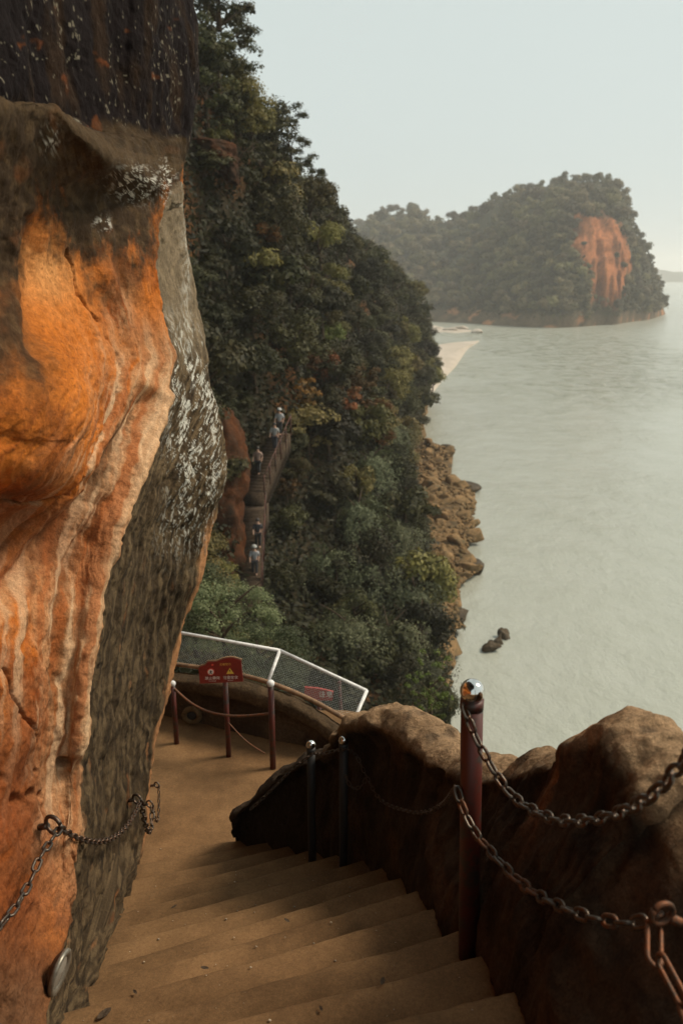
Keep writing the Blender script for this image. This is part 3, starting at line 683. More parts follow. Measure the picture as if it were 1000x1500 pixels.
def skin_obj(name, verts, edges, radii, mat, parent, sub=1, root=0):
    me = bpy.data.meshes.new(name); me.from_pydata([tuple(v) for v in verts], edges, [])
    o = obj(name, me, mat, parent); md = o.modifiers.new('skin', 'SKIN'); md.use_smooth_shade = True
    sv = me.skin_vertices[0].data
    for k, r in enumerate(radii): sv[k].radius = (r, r) if np.isscalar(r) else r; sv[k].use_root = (k == root)
    ss = o.modifiers.new('subsurf', 'SUBSURF'); ss.levels = sub; ss.render_levels = sub
    return o
def person(loc, rz, shirt, trousers, label, stride=.18, arm=.25, hat=None):
    root = empty('person', loc, rz); tag(root, label, 'person', None)
    hip, kn, an = .92, .50, .09
    vs = [(0, 0, hip), (0, 0, 1.15), (0, .02, 1.40), (0, .03, 1.50), (0, .05, 1.62), (0, .05, 1.70),
          (-.10, 0, hip - .05), (-.11, stride * .6 + .05, kn), (-.11, stride, an + .12), (-.11, stride + .14, an + .06),
          (.10, 0, hip - .05), (.11, -stride * .3 + .05, kn), (.11, -stride, an), (.11, -stride + .14, an - .04),
          (-.19, .01, 1.40), (-.24, -arm * .4, 1.15), (-.22, arm * .2, .93), (-.21, arm * .3, .86),
          (.19, .01, 1.40), (.24, arm * .5, 1.15), (.22, arm * 1.1, .97), (.21, arm * 1.3, .91)]
    es = [(0, 1), (1, 2), (2, 3), (3, 4), (4, 5), (0, 6), (6, 7), (7, 8), (8, 9), (0, 10), (10, 11), (11, 12), (12, 13), (2, 14), (14, 15), (15, 16), (16, 17), (2, 18), (18, 19), (19, 20), (20, 21)]
    rr = [.13, .13, .14, .06, .105, .085, .085, .06, .04, .04, .085, .06, .04, .04, .06, .045, .035, .035, .06, .045, .035, .035]
    skin_obj('body', vs, es, rr, M['skin'], root)
    sm_ = flat_mat('shirt', shirt, .8, var=.15); tm = flat_mat('trousers', trousers, .8, var=.15)
    skin_obj('shirt', [vs[0], vs[1], vs[2], (0, .02, 1.46), vs[14], vs[15], vs[18], vs[19]], [(0, 1), (1, 2), (2, 3), (2, 4), (4, 5), (2, 6), (6, 7)], [.165, .16, .17, .10, .09, .07, .09, .07], sm_, root)
    skin_obj('trousers', [(0, 0, hip + .04), vs[6], vs[7], vs[8], vs[10], vs[11], vs[12]], [(0, 1), (1, 2), (2, 3), (0, 4), (4, 5), (5, 6)], [.15, .11, .085, .07, .11, .085, .07], tm, root)
    Vh, Fh = sphere_vf((0, .03, 1.70), .118, 14, 10, (1, 1.05, .9)); obj('hair', mesh_np('hair', Vh, Fh), M['hair'], root)
    if hat is not None:
        th = np.linspace(0, 2 * np.pi, 20, endpoint=False); prof = [(.17, 1.71), (.175, 1.715), (.135, 1.735), (.13, 1.80), (.07, 1.84), (.005, 1.845)]
        Gd = np.array([[(r * math.cos(t), .04 + r * math.sin(t), z) for t in th] for r, z in prof]); obj('sun_hat', grid_mesh('sun_hat', Gd, wrap=True), flat_mat('hat', hat, .8, var=.1), root)
    return root
def on_flight(fl, t, n, side):
    a, b = fl; k = int(t * n); p = a + (b - a) * (k / n); return (p[0] + side, p[1] + .22, p[2])
person(on_flight(LOWER, .30, 21, .25), rz1 + math.pi, (.28, .28, .29), (.03, .03, .035), 'person in a pale top and pale hat lowest on the cliff stairway', hat=(.32, .32, .3))
person(on_flight(LOWER, .60, 21, .35), rz1 + math.pi, (.03, .03, .035), (.02, .02, .02), 'person in dark clothes following down the lower flight of the cliff stairway')
person(on_flight(UPPER, .25, 20, -.1), rz2 + math.pi, (.28, .19, .15), (.03, .03, .03), 'person in a pinkish top at the foot of the upper stair flight')
person(on_flight(UPPER, .65, 20, .25), rz2 + math.pi, (.32, .32, .31), (.04, .04, .05), 'person in a white top halfway up the upper stair flight')
person(on_flight(UPPER, .92, 20, .15), rz2 + math.pi, (.36, .36, .36), (.03, .03, .03), 'person in a white top at the very top of the stairway', hat=(.42, .42, .4))

# ------------------------------------------------------------------ steps under the camera
D0, RIS = 2.2, 0.17
RE = {-4: (1010, 1850), -3: (930, 1700), -2: (860, 1590), -1: (805, 1510), 0: (753, 1447), 1: (712, 1394), 2: (668, 1361), 3: (640, 1325), 4: (612, 1300), 5: (585, 1282), 6: (560, 1268), 7: (530, 1258), 8: (495, 1249), 9: (460, 1242), 10: (425, 1237), 11: (388, 1233), 12: (350, 1230)}
LE = {-4: (-420, 2150), -3: (-320, 1950), -2: (-220, 1800), -1: (-130, 1690), 0: (-60, 1635), 1: (-10, 1575), 2: (40, 1527), 3: (90, 1480), 4: (128, 1441), 5: (156, 1410), 6: (170, 1381), 7: (178, 1357), 8: (190, 1332), 9: (200, 1307), 10: (208, 1284), 11: (215, 1262), 12: (222, 1240)}
zt = lambda i: H - D0 - RIS * i
NL = {i: atz(*LE[i], zt(i)) for i in LE}; NR = {i: atz(*RE[i], zt(i)) for i in RE}
stair = empty('stone_staircase', tuple(0.5 * (NL[12] + NR[12]) - np.array([0, 0, .2]))); tag(stair, 'worn sandstone steps winding down between the orange cliff and the parapet', 'staircase')
off = np.array(stair.location)
for i in range(-3, 13):
    L, Rr = NL[i][:2], NR[i][:2]; Lb, Rb = NL[i - 1][:2], NR[i - 1][:2]
    d = Rr - L; L2, R2 = L - d * .35, Rr + d * .28; db = Rb - Lb; Lb2, Rb2 = Lb - db * .35, Rb + db * .28
    n = 130; t = np.linspace(0, 1, n)[:, None]
    fr = L2 + (R2 - L2) * t; bk = Lb2 + (Rb2 - Lb2) * t
    bk = bk + (bk - fr) * .12
    z0 = zt(i); zb = zt(i + 1) - .06
    wob = .010 * fbm(np.concatenate([fr * 2.3, 0 * t + i * 3.1], 1), 3)[:, None] - .012 * sstep(.1, .5, t) * sstep(.9, .5, t)
    rows = []
    for s in np.linspace(0, .93, 9):
        q = bk + (fr - bk) * s; zz = z0 + .006 * fbm(np.concatenate([q * 5, 0 * t + i], 1), 3)[:, None] + (wob * s ** 3)
        rows.append(np.concatenate([q, zz], 1))
    dirn = (fr - bk); dirn /= np.linalg.norm(dirn, axis=1)[:, None]
    chip = -.012 * np.clip(fbm(np.concatenate([fr * 3.1, 0 * t + i * 5.7], 1), 4, gain=.7)[:, None] - .05, 0, 1) + .007 * fbm(np.concatenate([fr * 9, 0 * t + i * 1.7], 1), 3)[:, None]
    for back, dz in ((.012, -.003), (.004, -.010), (0, -.022), (.004, -.06), (.006, -.11)):
        rows.append(np.concatenate([fr - dirn * (back - chip), z0 + dz + wob], 1))
    rows.append(np.concatenate([fr - dirn * .006, np.full((n, 1), zb)], 1))
    rows.append(np.concatenate([bk, np.full((n, 1), zb)], 1))
    Gd = np.array(rows) - off
    obj('step', grid_mesh('step', Gd), M['step'], stair)
# landings below and above
LZ = zt(13)
def floor_patch(name, x0, x1, y0, y1, z, mat, nx=60, ny=60, dip=None):
    X, Yg = np.meshgrid(np.linspace(x0, x1, nx), np.linspace(y0, y1, ny), indexing='ij')
    Z = z + .012 * fbm(np.stack([X * 1.3, Yg * 1.3, 0 * X], -1), 4)
    if dip is not None: Z = Z + dip(X, Yg)
    Gd = np.stack([X, Yg, Z], -1); me = grid_mesh(name, Gd)
    if True:
        o = obj(name, me, mat); md = o.modifiers.new('thick', 'SOLIDIFY'); md.thickness = .4; md.offset = 1
    return tag(o, kind='structure')
floor_patch('lower_landing', -3.2, 1.6, 4.7, 7.4, LZ, M['step'], dip=lambda X, Yg: -.9 * sstep(0.0, 1.6, X) + .02)
floor_patch('upper_landing', -2.5, 1.6, -3.0, NL[-4][1] + .1, zt(-4), M['step'])

# ------------------------------------------------------------------ orange cliff on the left
SIL = [(-400, 284), (-250, 285), (0, 285), (60, 289), (100, 290), (150, 284), (200, 277), (240, 269), (270, 263), (350, 277), (430, 291), (520, 309), (600, 325), (680, 335), (730, 331), (770, 318), (860, 294), (940, 269), (1060, 240), (1160, 223), (1240, 216), (1300, 195), (1340, 180), (1400, 150), (1450, 128), (1500, 108), (1650, 30), (1900, -100)]
SILY = [(-250, 4.8), (0, 4.7), (120, 4.6), (240, 4.45), (300, 4.35), (400, 4.3), (520, 4.2), (600, 4.1), (680, 4.0), (770, 4.05), (860, 4.15), (940, 4.3), (1060, 4.45), (1160, 4.5), (1240, 4.4), (1300, 3.55), (1340, 3.2), (1400, 2.55), (1450, 2.15), (1500, 1.85), (1650, 1.4), (1900, 1.0)]
CRE = [(-250, 225), (120, 225), (200, 235), (240, 252), (270, 255), (330, 243), (390, 232), (450, 245), (520, 265), (580, 250), (680, 212), (780, 172), (900, 150), (1000, 138), (1100, 130), (1200, 126), (1300, 110), (1400, 92), (1500, 72), (1650, 0), (1900, -130)]
CREY = [(-250, 4.0), (120, 4.0), (240, 3.95), (300, 3.9), (390, 3.65), (520, 3.7), (600, 3.45), (680, 3.15), (770, 2.92), (900, 2.75), (1000, 2.65), (1100, 2.6), (1200, 2.5), (1300, 2.3), (1400, 2.0), (1500, 1.7), (1650, 1.3), (1900, .95)]
BY = [(-250, 3.0), (120, 2.8), (200, 1.95), (300, 2.15), (400, 2.3), (500, 2.2), (600, 2.05), (680, 2.05), (740, 2.3), (800, 2.3), (900, 2.12), (1000, 2.05), (1100, 2.0), (1200, 1.9), (1300, 1.75), (1400, 1.6), (1500, 1.5), (1650, 1.2), (1900, .9)]
RIM = [(-400, 150), (-150, 148), (0, 148), (70, 148), (100, 165), (130, 190), (165, 217), (200, 225), (240, 228), (290, 240)]
def cliff_row(py, kind):
    s, c = interp(py, SIL), interp(py, CRE); sY, cY, bY = fY(interp(py, SILY)), fY(interp(py, CREY)), fY(interp(py, BY))
    cols = [(-150, bY * .80), (0, bY), (c * .35, bY + (cY - bY) * .37), (c * .7, bY + (cY - bY) * .74), (c, cY), (c + (s - c) * .55, cY + (sY - cY) * .52), (s, sY)]
    return cols
rows, ab = [], []
def add_row(pts, labels): rows.append(pts); ab.append(labels)
def finish(vis, py):
    N = vis[-1]; b0 = vis[0]
    back = [np.array([min(b0[0], -1.15) - .35, -2.5, b0[2]]), np.array([min(b0[0], -1.15) - .05, .5, b0[2]])]
    if py <= 1250: tail = [N + np.array([-.16, .5, -.02]), N + np.array([-.7, 1.0, 0]), N + np.array([-5, 2.2, 0])]
    else: tail = [np.array([-1.75, 5.4, N[2] - 1.2]), np.array([-2.2, 6.2, N[2] - 1.2]), np.array([-6, 7.5, N[2] - 1.2])]
    return back + vis + tail
def lab(pxs, py): return [(-700, py), (-400, py)] + [(p, py) for p in pxs] + [(340, py), (420, py), (700, py)]
upper_py = [-250, -120, 0, 70, 120]
for py in upper_py:
    cols = cliff_row(py, 'u'); vis = [at(p, py, Y) for p, Y in cols]; add_row(finish(vis, py), lab([p for p, _ in cols], py))
# ledge and rim: the lower rock steps forward under the dark upper wall
pxs = [-150, 0, 80, 160, 228, 252, interp(240, SIL)]
rimY = [fY(1.95) * .8, fY(1.95), fY(2.35), fY(2.85), fY(3.75), fY(4.05), fY(4.45)]
upY = [fY(2.8) * .8, fY(2.8), fY(3.2), fY(3.6), fY(4.0), fY(4.2), fY(4.45)]
rimP = [at(p, interp(p, RIM), Y) for p, Y in zip(pxs, rimY)]
ledge = []
rimP[-1] = at(268, 240, fY(4.45))
for p, Y, q in zip(pxs, upY, rimP):
    if p > 265: ledge.append(at(278, 196, fY(4.5))); continue
    w = at(p, interp(p, RIM), Y); bz = at(p, interp(p, [(130, 250), (160, 186), (228, 186), (252, 192), (268, 205)]), Y)[2]; ledge.append(np.array([w[0], w[1], max(q[2] - .04, bz) if p > 140 else q[2] - .04]))
add_row(finish(ledge, 140), [(-700, 140), (-400, 140)] + [(p, min(140, 140) if p < 140 else 186) for p in pxs] + [(340, 190), (420, 190), (700, 190)])
mid = [a * .4 + b_ * .6 + np.array([0, 0, .02]) for a, b_ in zip(ledge, rimP)]
lip = [at(p, interp(p, RIM) + 26, Y - .07) for p, Y in zip(pxs[:-1], rimY[:-1])] + [at(264, 262, fY(4.4))]
add_row(finish(mid, 145), [(-700, 146), (-400, 146)] + [(p, 146 if p < 140 else 208) for p in pxs] + [(340, 210), (420, 210), (700, 210)]); add_row(finish(rimP, 150), [(a, b_) for a, b_ in [(-700, 150), (-400, 150)]] + [(p, interp(p, RIM) + 2) for p in pxs] + [(340, 240), (420, 240), (700, 240)])
add_row(finish(lip, 165), [(-700, 176), (-400, 176)] + [(p, interp(p, RIM) + 28) for p in pxs] + [(340, 262), (420, 262), (700, 262)])
for py in [285, 315, 350, 390, 450, 520, 560, 600, 640, 680, 720, 760, 800, 860, 940, 1000, 1060, 1120, 1180, 1240, 1300, 1340, 1400, 1450, 1500, 1650, 1900]:
    cols = cliff_row(py, 'l'); vis = [at(p, py, Y) for p, Y in cols]; add_row(finish(vis, py), lab([p for p, _ in cols], py))
last = [p.copy() for p in rows[-1]]
for p in last: p[2] = H - 7
add_row(last, [(a, b_ + 300) for a, b_ in ab[-1]])
over = np.array([1, 1, .62, .36, .24, .18, .14, .10, .08, .05, 0, 0])
top0, lab0 = [p.copy() for p in rows[0]], ab[0]
for k, (dz, dx) in enumerate([(1.3, .45), (2.2, 1.7), (2.9, 2.5), (4.5, 2.9), (10, 2.9)]):       # unseen overhang added overhead to darken the near steps and parapet
    rows.insert(0, [p + np.array([dx * w, 0, dz]) for p, w in zip(top0, over)]); ab.insert(0, [(a, b_ - 100 - 160 * k) for a, b_ in lab0])
K = np.array(rows); KA = np.array(ab, float); KA = np.concatenate([KA, KA[..., :1] * 0], -1)
nrow = len(K)
tr = np.unique(np.concatenate([np.linspace(0, 6, 40), np.linspace(6, nrow - 3, 740), np.linspace(nrow - 3, nrow - 1, 30)]))
tc = np.unique(np.concatenate([np.linspace(0, 2.4, 16), np.linspace(2.4, 8.3, 330), np.linspace(8.3, 11, 30)]))
def res2(Kx): return np.swapaxes(catmull(np.swapaxes(catmull(Kx, tr), 0, 1), tc), 0, 1)
Gc = res2(K); AB = res2(KA); a_, b_ = AB[..., 0], AB[..., 1]
cre = interp(b_, CRE); rim = interp(a_, RIM)
NN = grid_normals(Gc)
if NN[400, 150, 0] < 0: NN = -NN
lowr = b_ > rim                                               # rock below the rim
s1 = np.stack([(a_ - cre) / 26.0, b_ / 260.0, 0 * a_], -1)      # long streaks that follow the edge of the grey band
wv = np.stack([fbm(np.stack([a_ / 45, b_ / 60, 0 * a_ + 50], -1), 3), 0 * a_, 0 * a_], -1) * 1.1
st1, st2 = fbm(s1 + wv, 4), fbm(s1 * np.array([2.4, 2.6, 1]) + 11 + 1.6 * wv, 4, gain=.6)
warp = 14 * fbm(np.stack([a_ / 60, b_ / 60, 0 * a_ + 2], -1), 4)
graym = np.where(b_ > 268, sstep(-5, 5, a_ - cre + warp * .5 + 10 * st2 * sstep(800, 1000, b_)), 0)
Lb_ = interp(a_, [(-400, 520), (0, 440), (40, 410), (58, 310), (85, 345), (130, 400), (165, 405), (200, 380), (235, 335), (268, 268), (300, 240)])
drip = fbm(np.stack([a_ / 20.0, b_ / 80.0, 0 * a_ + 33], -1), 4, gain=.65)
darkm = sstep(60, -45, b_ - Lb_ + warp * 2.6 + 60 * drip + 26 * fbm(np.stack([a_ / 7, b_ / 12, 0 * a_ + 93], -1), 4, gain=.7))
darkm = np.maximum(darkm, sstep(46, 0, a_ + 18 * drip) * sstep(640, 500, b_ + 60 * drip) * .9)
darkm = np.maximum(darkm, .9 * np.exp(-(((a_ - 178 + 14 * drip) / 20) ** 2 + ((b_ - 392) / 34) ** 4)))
rdg = 1 - np.abs(fbm(Gc * np.array([3.2, 2.2, 1.5]) + 13, 4)) * 3.2
disp = .035 * fbm(Gc * 1.6, 3) + .020 * fbm(Gc * 5.0 + 3, 5, gain=.58) - .022 * np.clip(rdg - .55, 0, 1) + .012 * st2 * sstep(420, 560, b_) + .006 * fbm(Gc * 18, 3)
disp = disp - .030 * graym * sstep(270, 330, b_)
def seg_dist(pts):
    d = np.full(a_.shape, 1e9)
    for (x0, y0), (x1, y1) in zip(pts[:-1], pts[1:]):
        dx, dy = x1 - x0, y1 - y0; t = np.clip(((a_ - x0) * dx + (b_ - y0) * dy) / (dx * dx + dy * dy), 0, 1)
        d = np.minimum(d, np.hypot(a_ - x0 - t * dx, b_ - y0 - t * dy))
    return d
for pts, w, dep in [([(101, 366), (108, 400), (112, 432), (124, 458), (138, 470)], 3, .05), ([(95, 498), (118, 490), (150, 497), (168, 520)], 2, .015), ([(168, 520), (172, 545), (160, 600), (130, 650), (90, 720), (40, 790), (0, 850)], 5, .03),
                    ([(0, 738), (50, 735), (90, 720)], 5, .06), ([(262, 300), (240, 345), (231, 385), (236, 420), (255, 470), (268, 515)], 3, .035), ([(285, 650), (292, 690)], 3, .02), ([(165, 790), (180, 770), (172, 780)], 5, .03),
                    ([(105, 1250), (112, 1270), (118, 1330), (100, 1400)], 3, .025), ([(10, 980), (20, 1020), (45, 1070), (50, 1090)], 4, .025), ([(150, 870), (156, 905), (145, 945)], 4, .02)]:
    disp = disp - dep * sstep(w, 0, seg_dist(pts) + .8 * np.abs(warp) * fbm(np.stack([a_ / 8, b_ / 8, 0 * a_ + 19], -1), 3) + 2.2 * np.abs(fbm(np.stack([a_ / 5, b_ / 5, 0 * a_ + 9], -1), 3)))
for hx_, hy_, r_, dep in [(97, 1117, 9, .07), (46, 1163, 9, .06), (63, 1166, 8, .05), (52, 1130, 5, .03), (0, 1140, 10, .05), (30, 1172, 12, .05)]:
    disp = disp - dep * sstep(r_, 0, np.hypot(a_ - hx_, (b_ - hy_) * .8))
for pts, w, dep in [([(220, 585), (170, 655), (120, 735), (70, 810), (0, 890)], 24, .065), ([(150, 735), (110, 810), (85, 900), (80, 1000)], 16, .035), ([(255, 585), (205, 690), (165, 775), (135, 870), (118, 980), (112, 1100)], 24, -.05), ([(125, 745), (70, 815), (10, 885)], 12, -.02), ([(150, 400), (185, 470), (205, 560)], 22, -.03), ([(50, 330), (45, 430), (20, 520)], 26, .04)]:
    disp = disp - dep * sstep(w, 0, seg_dist(pts) + .5 * np.abs(warp))
disp = disp + .15 * np.exp(-(((a_ - 60) / 80) ** 2 + ((b_ - 590) / 130) ** 2)) - .08 * np.exp(-(((a_ - 20) / 70) ** 2 + ((b_ - 790) / 60) ** 2))
vis_w = sstep(-420, -100, a_) * sstep(420, 330, a_)
Gc = Gc + NN * (disp * (.3 + .7 * vis_w))[..., None]
# colour of the stone: orange body, pale streaks, brown crust, grey weathered band
n_a = fbm(np.stack([a_ / 70, b_ / 90, 0 * a_ + 7], -1), 4); n_b = fbm(np.stack([a_ / 14, b_ / 20, 0 * a_ + 1], -1), 4)
def C(r, g, b): return np.array([r, g, b])
def lerp(c0, c1, f): return c0 * (1 - f[..., None]) + c1 * f[..., None]
orange, deep, tan, umber, rust = C(.47, .135, .020), C(.23, .056, .011), C(.44, .24, .118), C(.040, .024, .012), C(.165, .043, .011)
c = lerp(orange + 0 * Gc, deep, sstep(-.15, .45, n_a))
pale = np.exp(-(((a_ - 75) / 40) ** 2 + ((b_ - 400) / 55) ** 2)); c = lerp(c, C(.60, .30, .11), np.clip(pale * 1.0 + .25 * n_b, 0, 1) * .8)
gold = np.exp(-(((a_ - 60) / 75) ** 2 + ((b_ - 560) / 120) ** 2)); c = lerp(c, C(.50, .155, .020), np.clip(gold, 0, 1) * .6)
dcr = cre - a_
tanm = sstep(420, 560, b_) * sstep(210, 40, dcr) * sstep(-30, 10, dcr + 12) * sstep(-.42, .02, st1 * .7 + .3 * st2 + .4 * n_b + .35 * sstep(110, 30, dcr) - .15) * sstep(1420, 1200, b_)
tanm = np.maximum(tanm, .85 * np.exp(-(((a_ - 175) / 26) ** 2 + ((b_ - 450) / 70) ** 2)) * sstep(-.3, .2, st2))
c = lerp(c, tan, np.clip(tanm, 0, 1) * .88)
c = lerp(c, deep, sstep(.1, .5, st2 + .5 * n_b) * sstep(480, 600, b_) * .6)
mott = fbm(np.stack([a_ / 6, b_ / 7, 0 * a_ + 77], -1), 4, gain=.65); c = c * (1 + .32 * mott[..., None])
pit = sstep(.3, .42, fbm(np.stack([a_ / 3.5, b_ / 4.5, 0 * a_ + 87], -1), 3) + .3 * n_a); c = lerp(c, C(.12, .045, .014), pit * .55)
c = lerp(c, C(.13, .07, .035), sstep(.16, .42, fbm(s1 * np.array([.7, 1.6, 1]) + 31, 4)) * sstep(560, 660, b_) * .75)
def stroke(pts, w, col, amt):
    global c
    f = sstep(w, w * .25, seg_dist(pts) + .55 * w * (st2 + n_b) + .25 * w * mott); c = lerp(c, col, np.clip(f, 0, 1) * amt)
stroke([(245, 590), (205, 690), (165, 770), (136, 860), (118, 960), (112, 1090)], 26, C(.50, .30, .16), .85)
stroke([(120, 740), (70, 810), (20, 880), (-20, 940)], 15, C(.48, .27, .13), .75)
stroke([(205, 585), (172, 645), (135, 705), (105, 760), (80, 815)], 20, C(.095, .046, .02), .85)
stroke([(150, 730), (118, 795), (92, 860), (80, 940)], 15, C(.17, .058, .018), .75)
stroke([(100, 900), (85, 980), (90, 1060)], 12, C(.20, .07, .02), .6)
stroke([(30, 610), (40, 680), (30, 720)], 22, C(.20, .055, .012), .55)
flow = sstep(430, 600, b_) * sstep(230, 60, dcr) * sstep(-10, 15, dcr) * sstep(1300, 1150, b_)
st3 = fbm(s1 * np.array([1.5, .8, 1]) + 61 + .5 * wv, 4, gain=.55)
c = lerp(c, C(.60, .40, .235), np.clip(sstep(.02, .30, st3) * flow, 0, 1) * .8); c = lerp(c, C(.33, .095, .024), np.clip(sstep(.04, .30, -st3) * flow, 0, 1) * .7)
stroke([(215, 1265), (172, 1325), (128, 1395), (92, 1460)], 13, C(.30, .18, .095), .8)
belly_shade = np.exp(-(((a_ - 30) / 110) ** 2 + ((b_ - 780) / 60) ** 2)); c = lerp(c, C(.20, .062, .02), np.clip(belly_shade * 1.1, 0, 1) * .7)  # shade below the bulge, put into the stone colour
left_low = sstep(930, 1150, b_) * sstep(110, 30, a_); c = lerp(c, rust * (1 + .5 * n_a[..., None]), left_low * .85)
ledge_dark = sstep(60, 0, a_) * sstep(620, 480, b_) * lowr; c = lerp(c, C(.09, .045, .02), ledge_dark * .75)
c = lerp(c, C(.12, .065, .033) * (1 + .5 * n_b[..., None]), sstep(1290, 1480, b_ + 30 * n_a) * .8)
crust = lerp(umber + 0 * Gc, C(.075, .047, .023), sstep(-.1, .4, n_b)); crust = lerp(crust, C(.15, .052, .014), sstep(.12, .4, n_a) * .8)
rim_brown = sstep(34, 0, np.abs(b_ - rim - 6)); crust = lerp(crust, C(.072, .046, .022), rim_brown * .7)  # browner crust along the rim
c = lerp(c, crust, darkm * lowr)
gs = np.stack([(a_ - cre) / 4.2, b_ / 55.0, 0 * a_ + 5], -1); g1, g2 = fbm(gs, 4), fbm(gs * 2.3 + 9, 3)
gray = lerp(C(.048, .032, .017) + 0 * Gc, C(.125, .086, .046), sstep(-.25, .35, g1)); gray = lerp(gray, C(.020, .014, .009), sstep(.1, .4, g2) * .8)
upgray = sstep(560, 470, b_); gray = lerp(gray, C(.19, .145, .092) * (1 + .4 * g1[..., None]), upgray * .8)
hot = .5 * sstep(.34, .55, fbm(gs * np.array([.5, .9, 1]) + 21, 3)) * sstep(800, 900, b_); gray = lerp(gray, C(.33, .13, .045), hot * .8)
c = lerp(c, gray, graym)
edge_o = sstep(10, 2, interp(b_, SIL) - a_) * sstep(740, 800, b_) * sstep(1280, 1200, b_); c = lerp(c, C(.42, .20, .085), edge_o * .8)
# lichen: chalky splashes down the upper outer edge of the grey band and on the crust
sil = interp(b_, SIL); sp = np.stack([(a_ - cre) / 2.2, b_ / 13.0, 0 * a_ + 3], -1)
lich = sstep(.16, .34, fbm(sp, 4, gain=.65) + .6 * fbm(np.stack([a_ / 18, b_ / 55, 0 * a_ + 13], -1), 3))
zone = graym * sstep(430, 520, b_) * sstep(860, 740, b_) * sstep(75, 25, np.abs(sil - 30 - a_) * interp(b_, [(300, 2.2), (480, 1.8), (600, 1.0), (760, 1.3)]))
ridge = graym * np.exp(-((a_ - interp(b_, [(270, 265), (430, 276), (520, 287), (600, 295), (700, 300)])) / 4.5) ** 2) * sstep(600, 500, b_)
c = lerp(c, C(.50, .49, .43), np.clip(lich * zone * .95 + ridge * .5 * sstep(-.2, .2, fbm(sp, 3)), 0, 1))
spl = sstep(.13, .2, fbm(np.stack([a_ / 9, b_ / 9, 0 * a_ + 23], -1), 5, gain=.85) - .08) * np.clip(np.exp(-(((a_ - 200) / 28) ** 2 + ((b_ - 270) / 18) ** 2)) * 1.4 + .8 * np.exp(-(((a_ - 148) / 10) ** 2 + ((b_ - 327) / 9) ** 2)) + np.exp(-(((a_ - 247) / 7) ** 2 + ((b_ - 268) / 26) ** 2)) + .8 * np.exp(-(((a_ - 78) / 12) ** 2 + ((b_ - 208) / 16) ** 2)), 0, 1)
c = lerp(c, C(.52, .50, .44), np.clip(spl * 1.6, 0, 1) * lowr)
# upper wall: near-black water streaks with chalky lichen flecks
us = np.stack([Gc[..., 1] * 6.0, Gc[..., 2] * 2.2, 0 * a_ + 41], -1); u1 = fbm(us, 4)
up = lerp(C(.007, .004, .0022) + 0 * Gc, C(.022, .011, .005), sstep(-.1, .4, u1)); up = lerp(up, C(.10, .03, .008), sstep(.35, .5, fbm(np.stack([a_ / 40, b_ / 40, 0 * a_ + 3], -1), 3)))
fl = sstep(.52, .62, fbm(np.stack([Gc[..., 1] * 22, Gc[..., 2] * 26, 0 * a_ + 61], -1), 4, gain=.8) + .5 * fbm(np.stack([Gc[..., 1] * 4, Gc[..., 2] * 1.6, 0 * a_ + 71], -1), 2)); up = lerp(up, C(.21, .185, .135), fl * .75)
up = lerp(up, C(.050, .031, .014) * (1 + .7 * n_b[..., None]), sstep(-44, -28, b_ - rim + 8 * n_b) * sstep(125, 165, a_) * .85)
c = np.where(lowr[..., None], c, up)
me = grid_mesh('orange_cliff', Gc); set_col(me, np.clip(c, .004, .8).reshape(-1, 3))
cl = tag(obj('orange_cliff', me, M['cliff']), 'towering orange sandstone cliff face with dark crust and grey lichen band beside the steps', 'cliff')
CLIFF = Gc; CX, CY = proj(CLIFF); 
_vis = (a_ > -200) & (a_ < 345)
def on_cliff(px, py):        # surface point of the cliff nearest to that place in the photograph
    d = (CX - px) ** 2 + (CY - py) ** 2 + np.where(_vis, 0, 1e9); k = int(np.argmin(d)); i, j = divmod(k, CX.shape[1])
    return CLIFF[i, j], NN[i, j]

# ------------------------------------------------------------------ parapet rock on the right
ST = [(343, 1226, 4.55), (352, 1190, 4.5), (375, 1162, 4.4), (415, 1128, 4.25), (455, 1102, 4.1), (500, 1086, 3.85), (521, 1056, 3.65), (545, 1037, 3.5), (590, 1041, 3.3), (640, 1069, 3.05), (675, 1094, 2.85), (740, 1117, 2.5), (800, 1106, 2.2), (832, 1098, 2.08), (862, 1091, 1.95), (893, 1058, 1.82), (932, 1050, 1.68), (962, 1064, 1.6), (985, 1098, 1.52), (1010, 1135, 1.46), (1080, 1200, 1.34), (1300, 1280, 1.0), (2000, 1100, .6)]
base_line = np.array([NR[i] for i in range(12, -5, -1)])           # foot of the wall along the step ends
crest = np.array([at(p, q, fY(Y)) for p, q, Y in ST])
bl_t = np.linspace(0, 1, len(base_line)); foot = []
ncr = len(crest)
for k in range(ncr):
    s = np.interp(fY(ST[k][2]), base_line[::-1, 1], np.arange(len(base_line))[::-1]); s = np.clip(s, 0, len(base_line) - 1)
    i0 = min(int(s), len(base_line) - 2); foot.append(base_line[i0] + (base_line[i0 + 1] - base_line[i0]) * (s - i0))
foot = np.array(foot); foot[-1] += np.array([.1, -1.2, 0]); foot[-2] += np.array([.05, -.4, 0]); crest[-1] = foot[-1] + np.array([.5, -.3, .3]); crest[-2] = foot[-2] + np.array([.45, -.1, .3])
secs = []
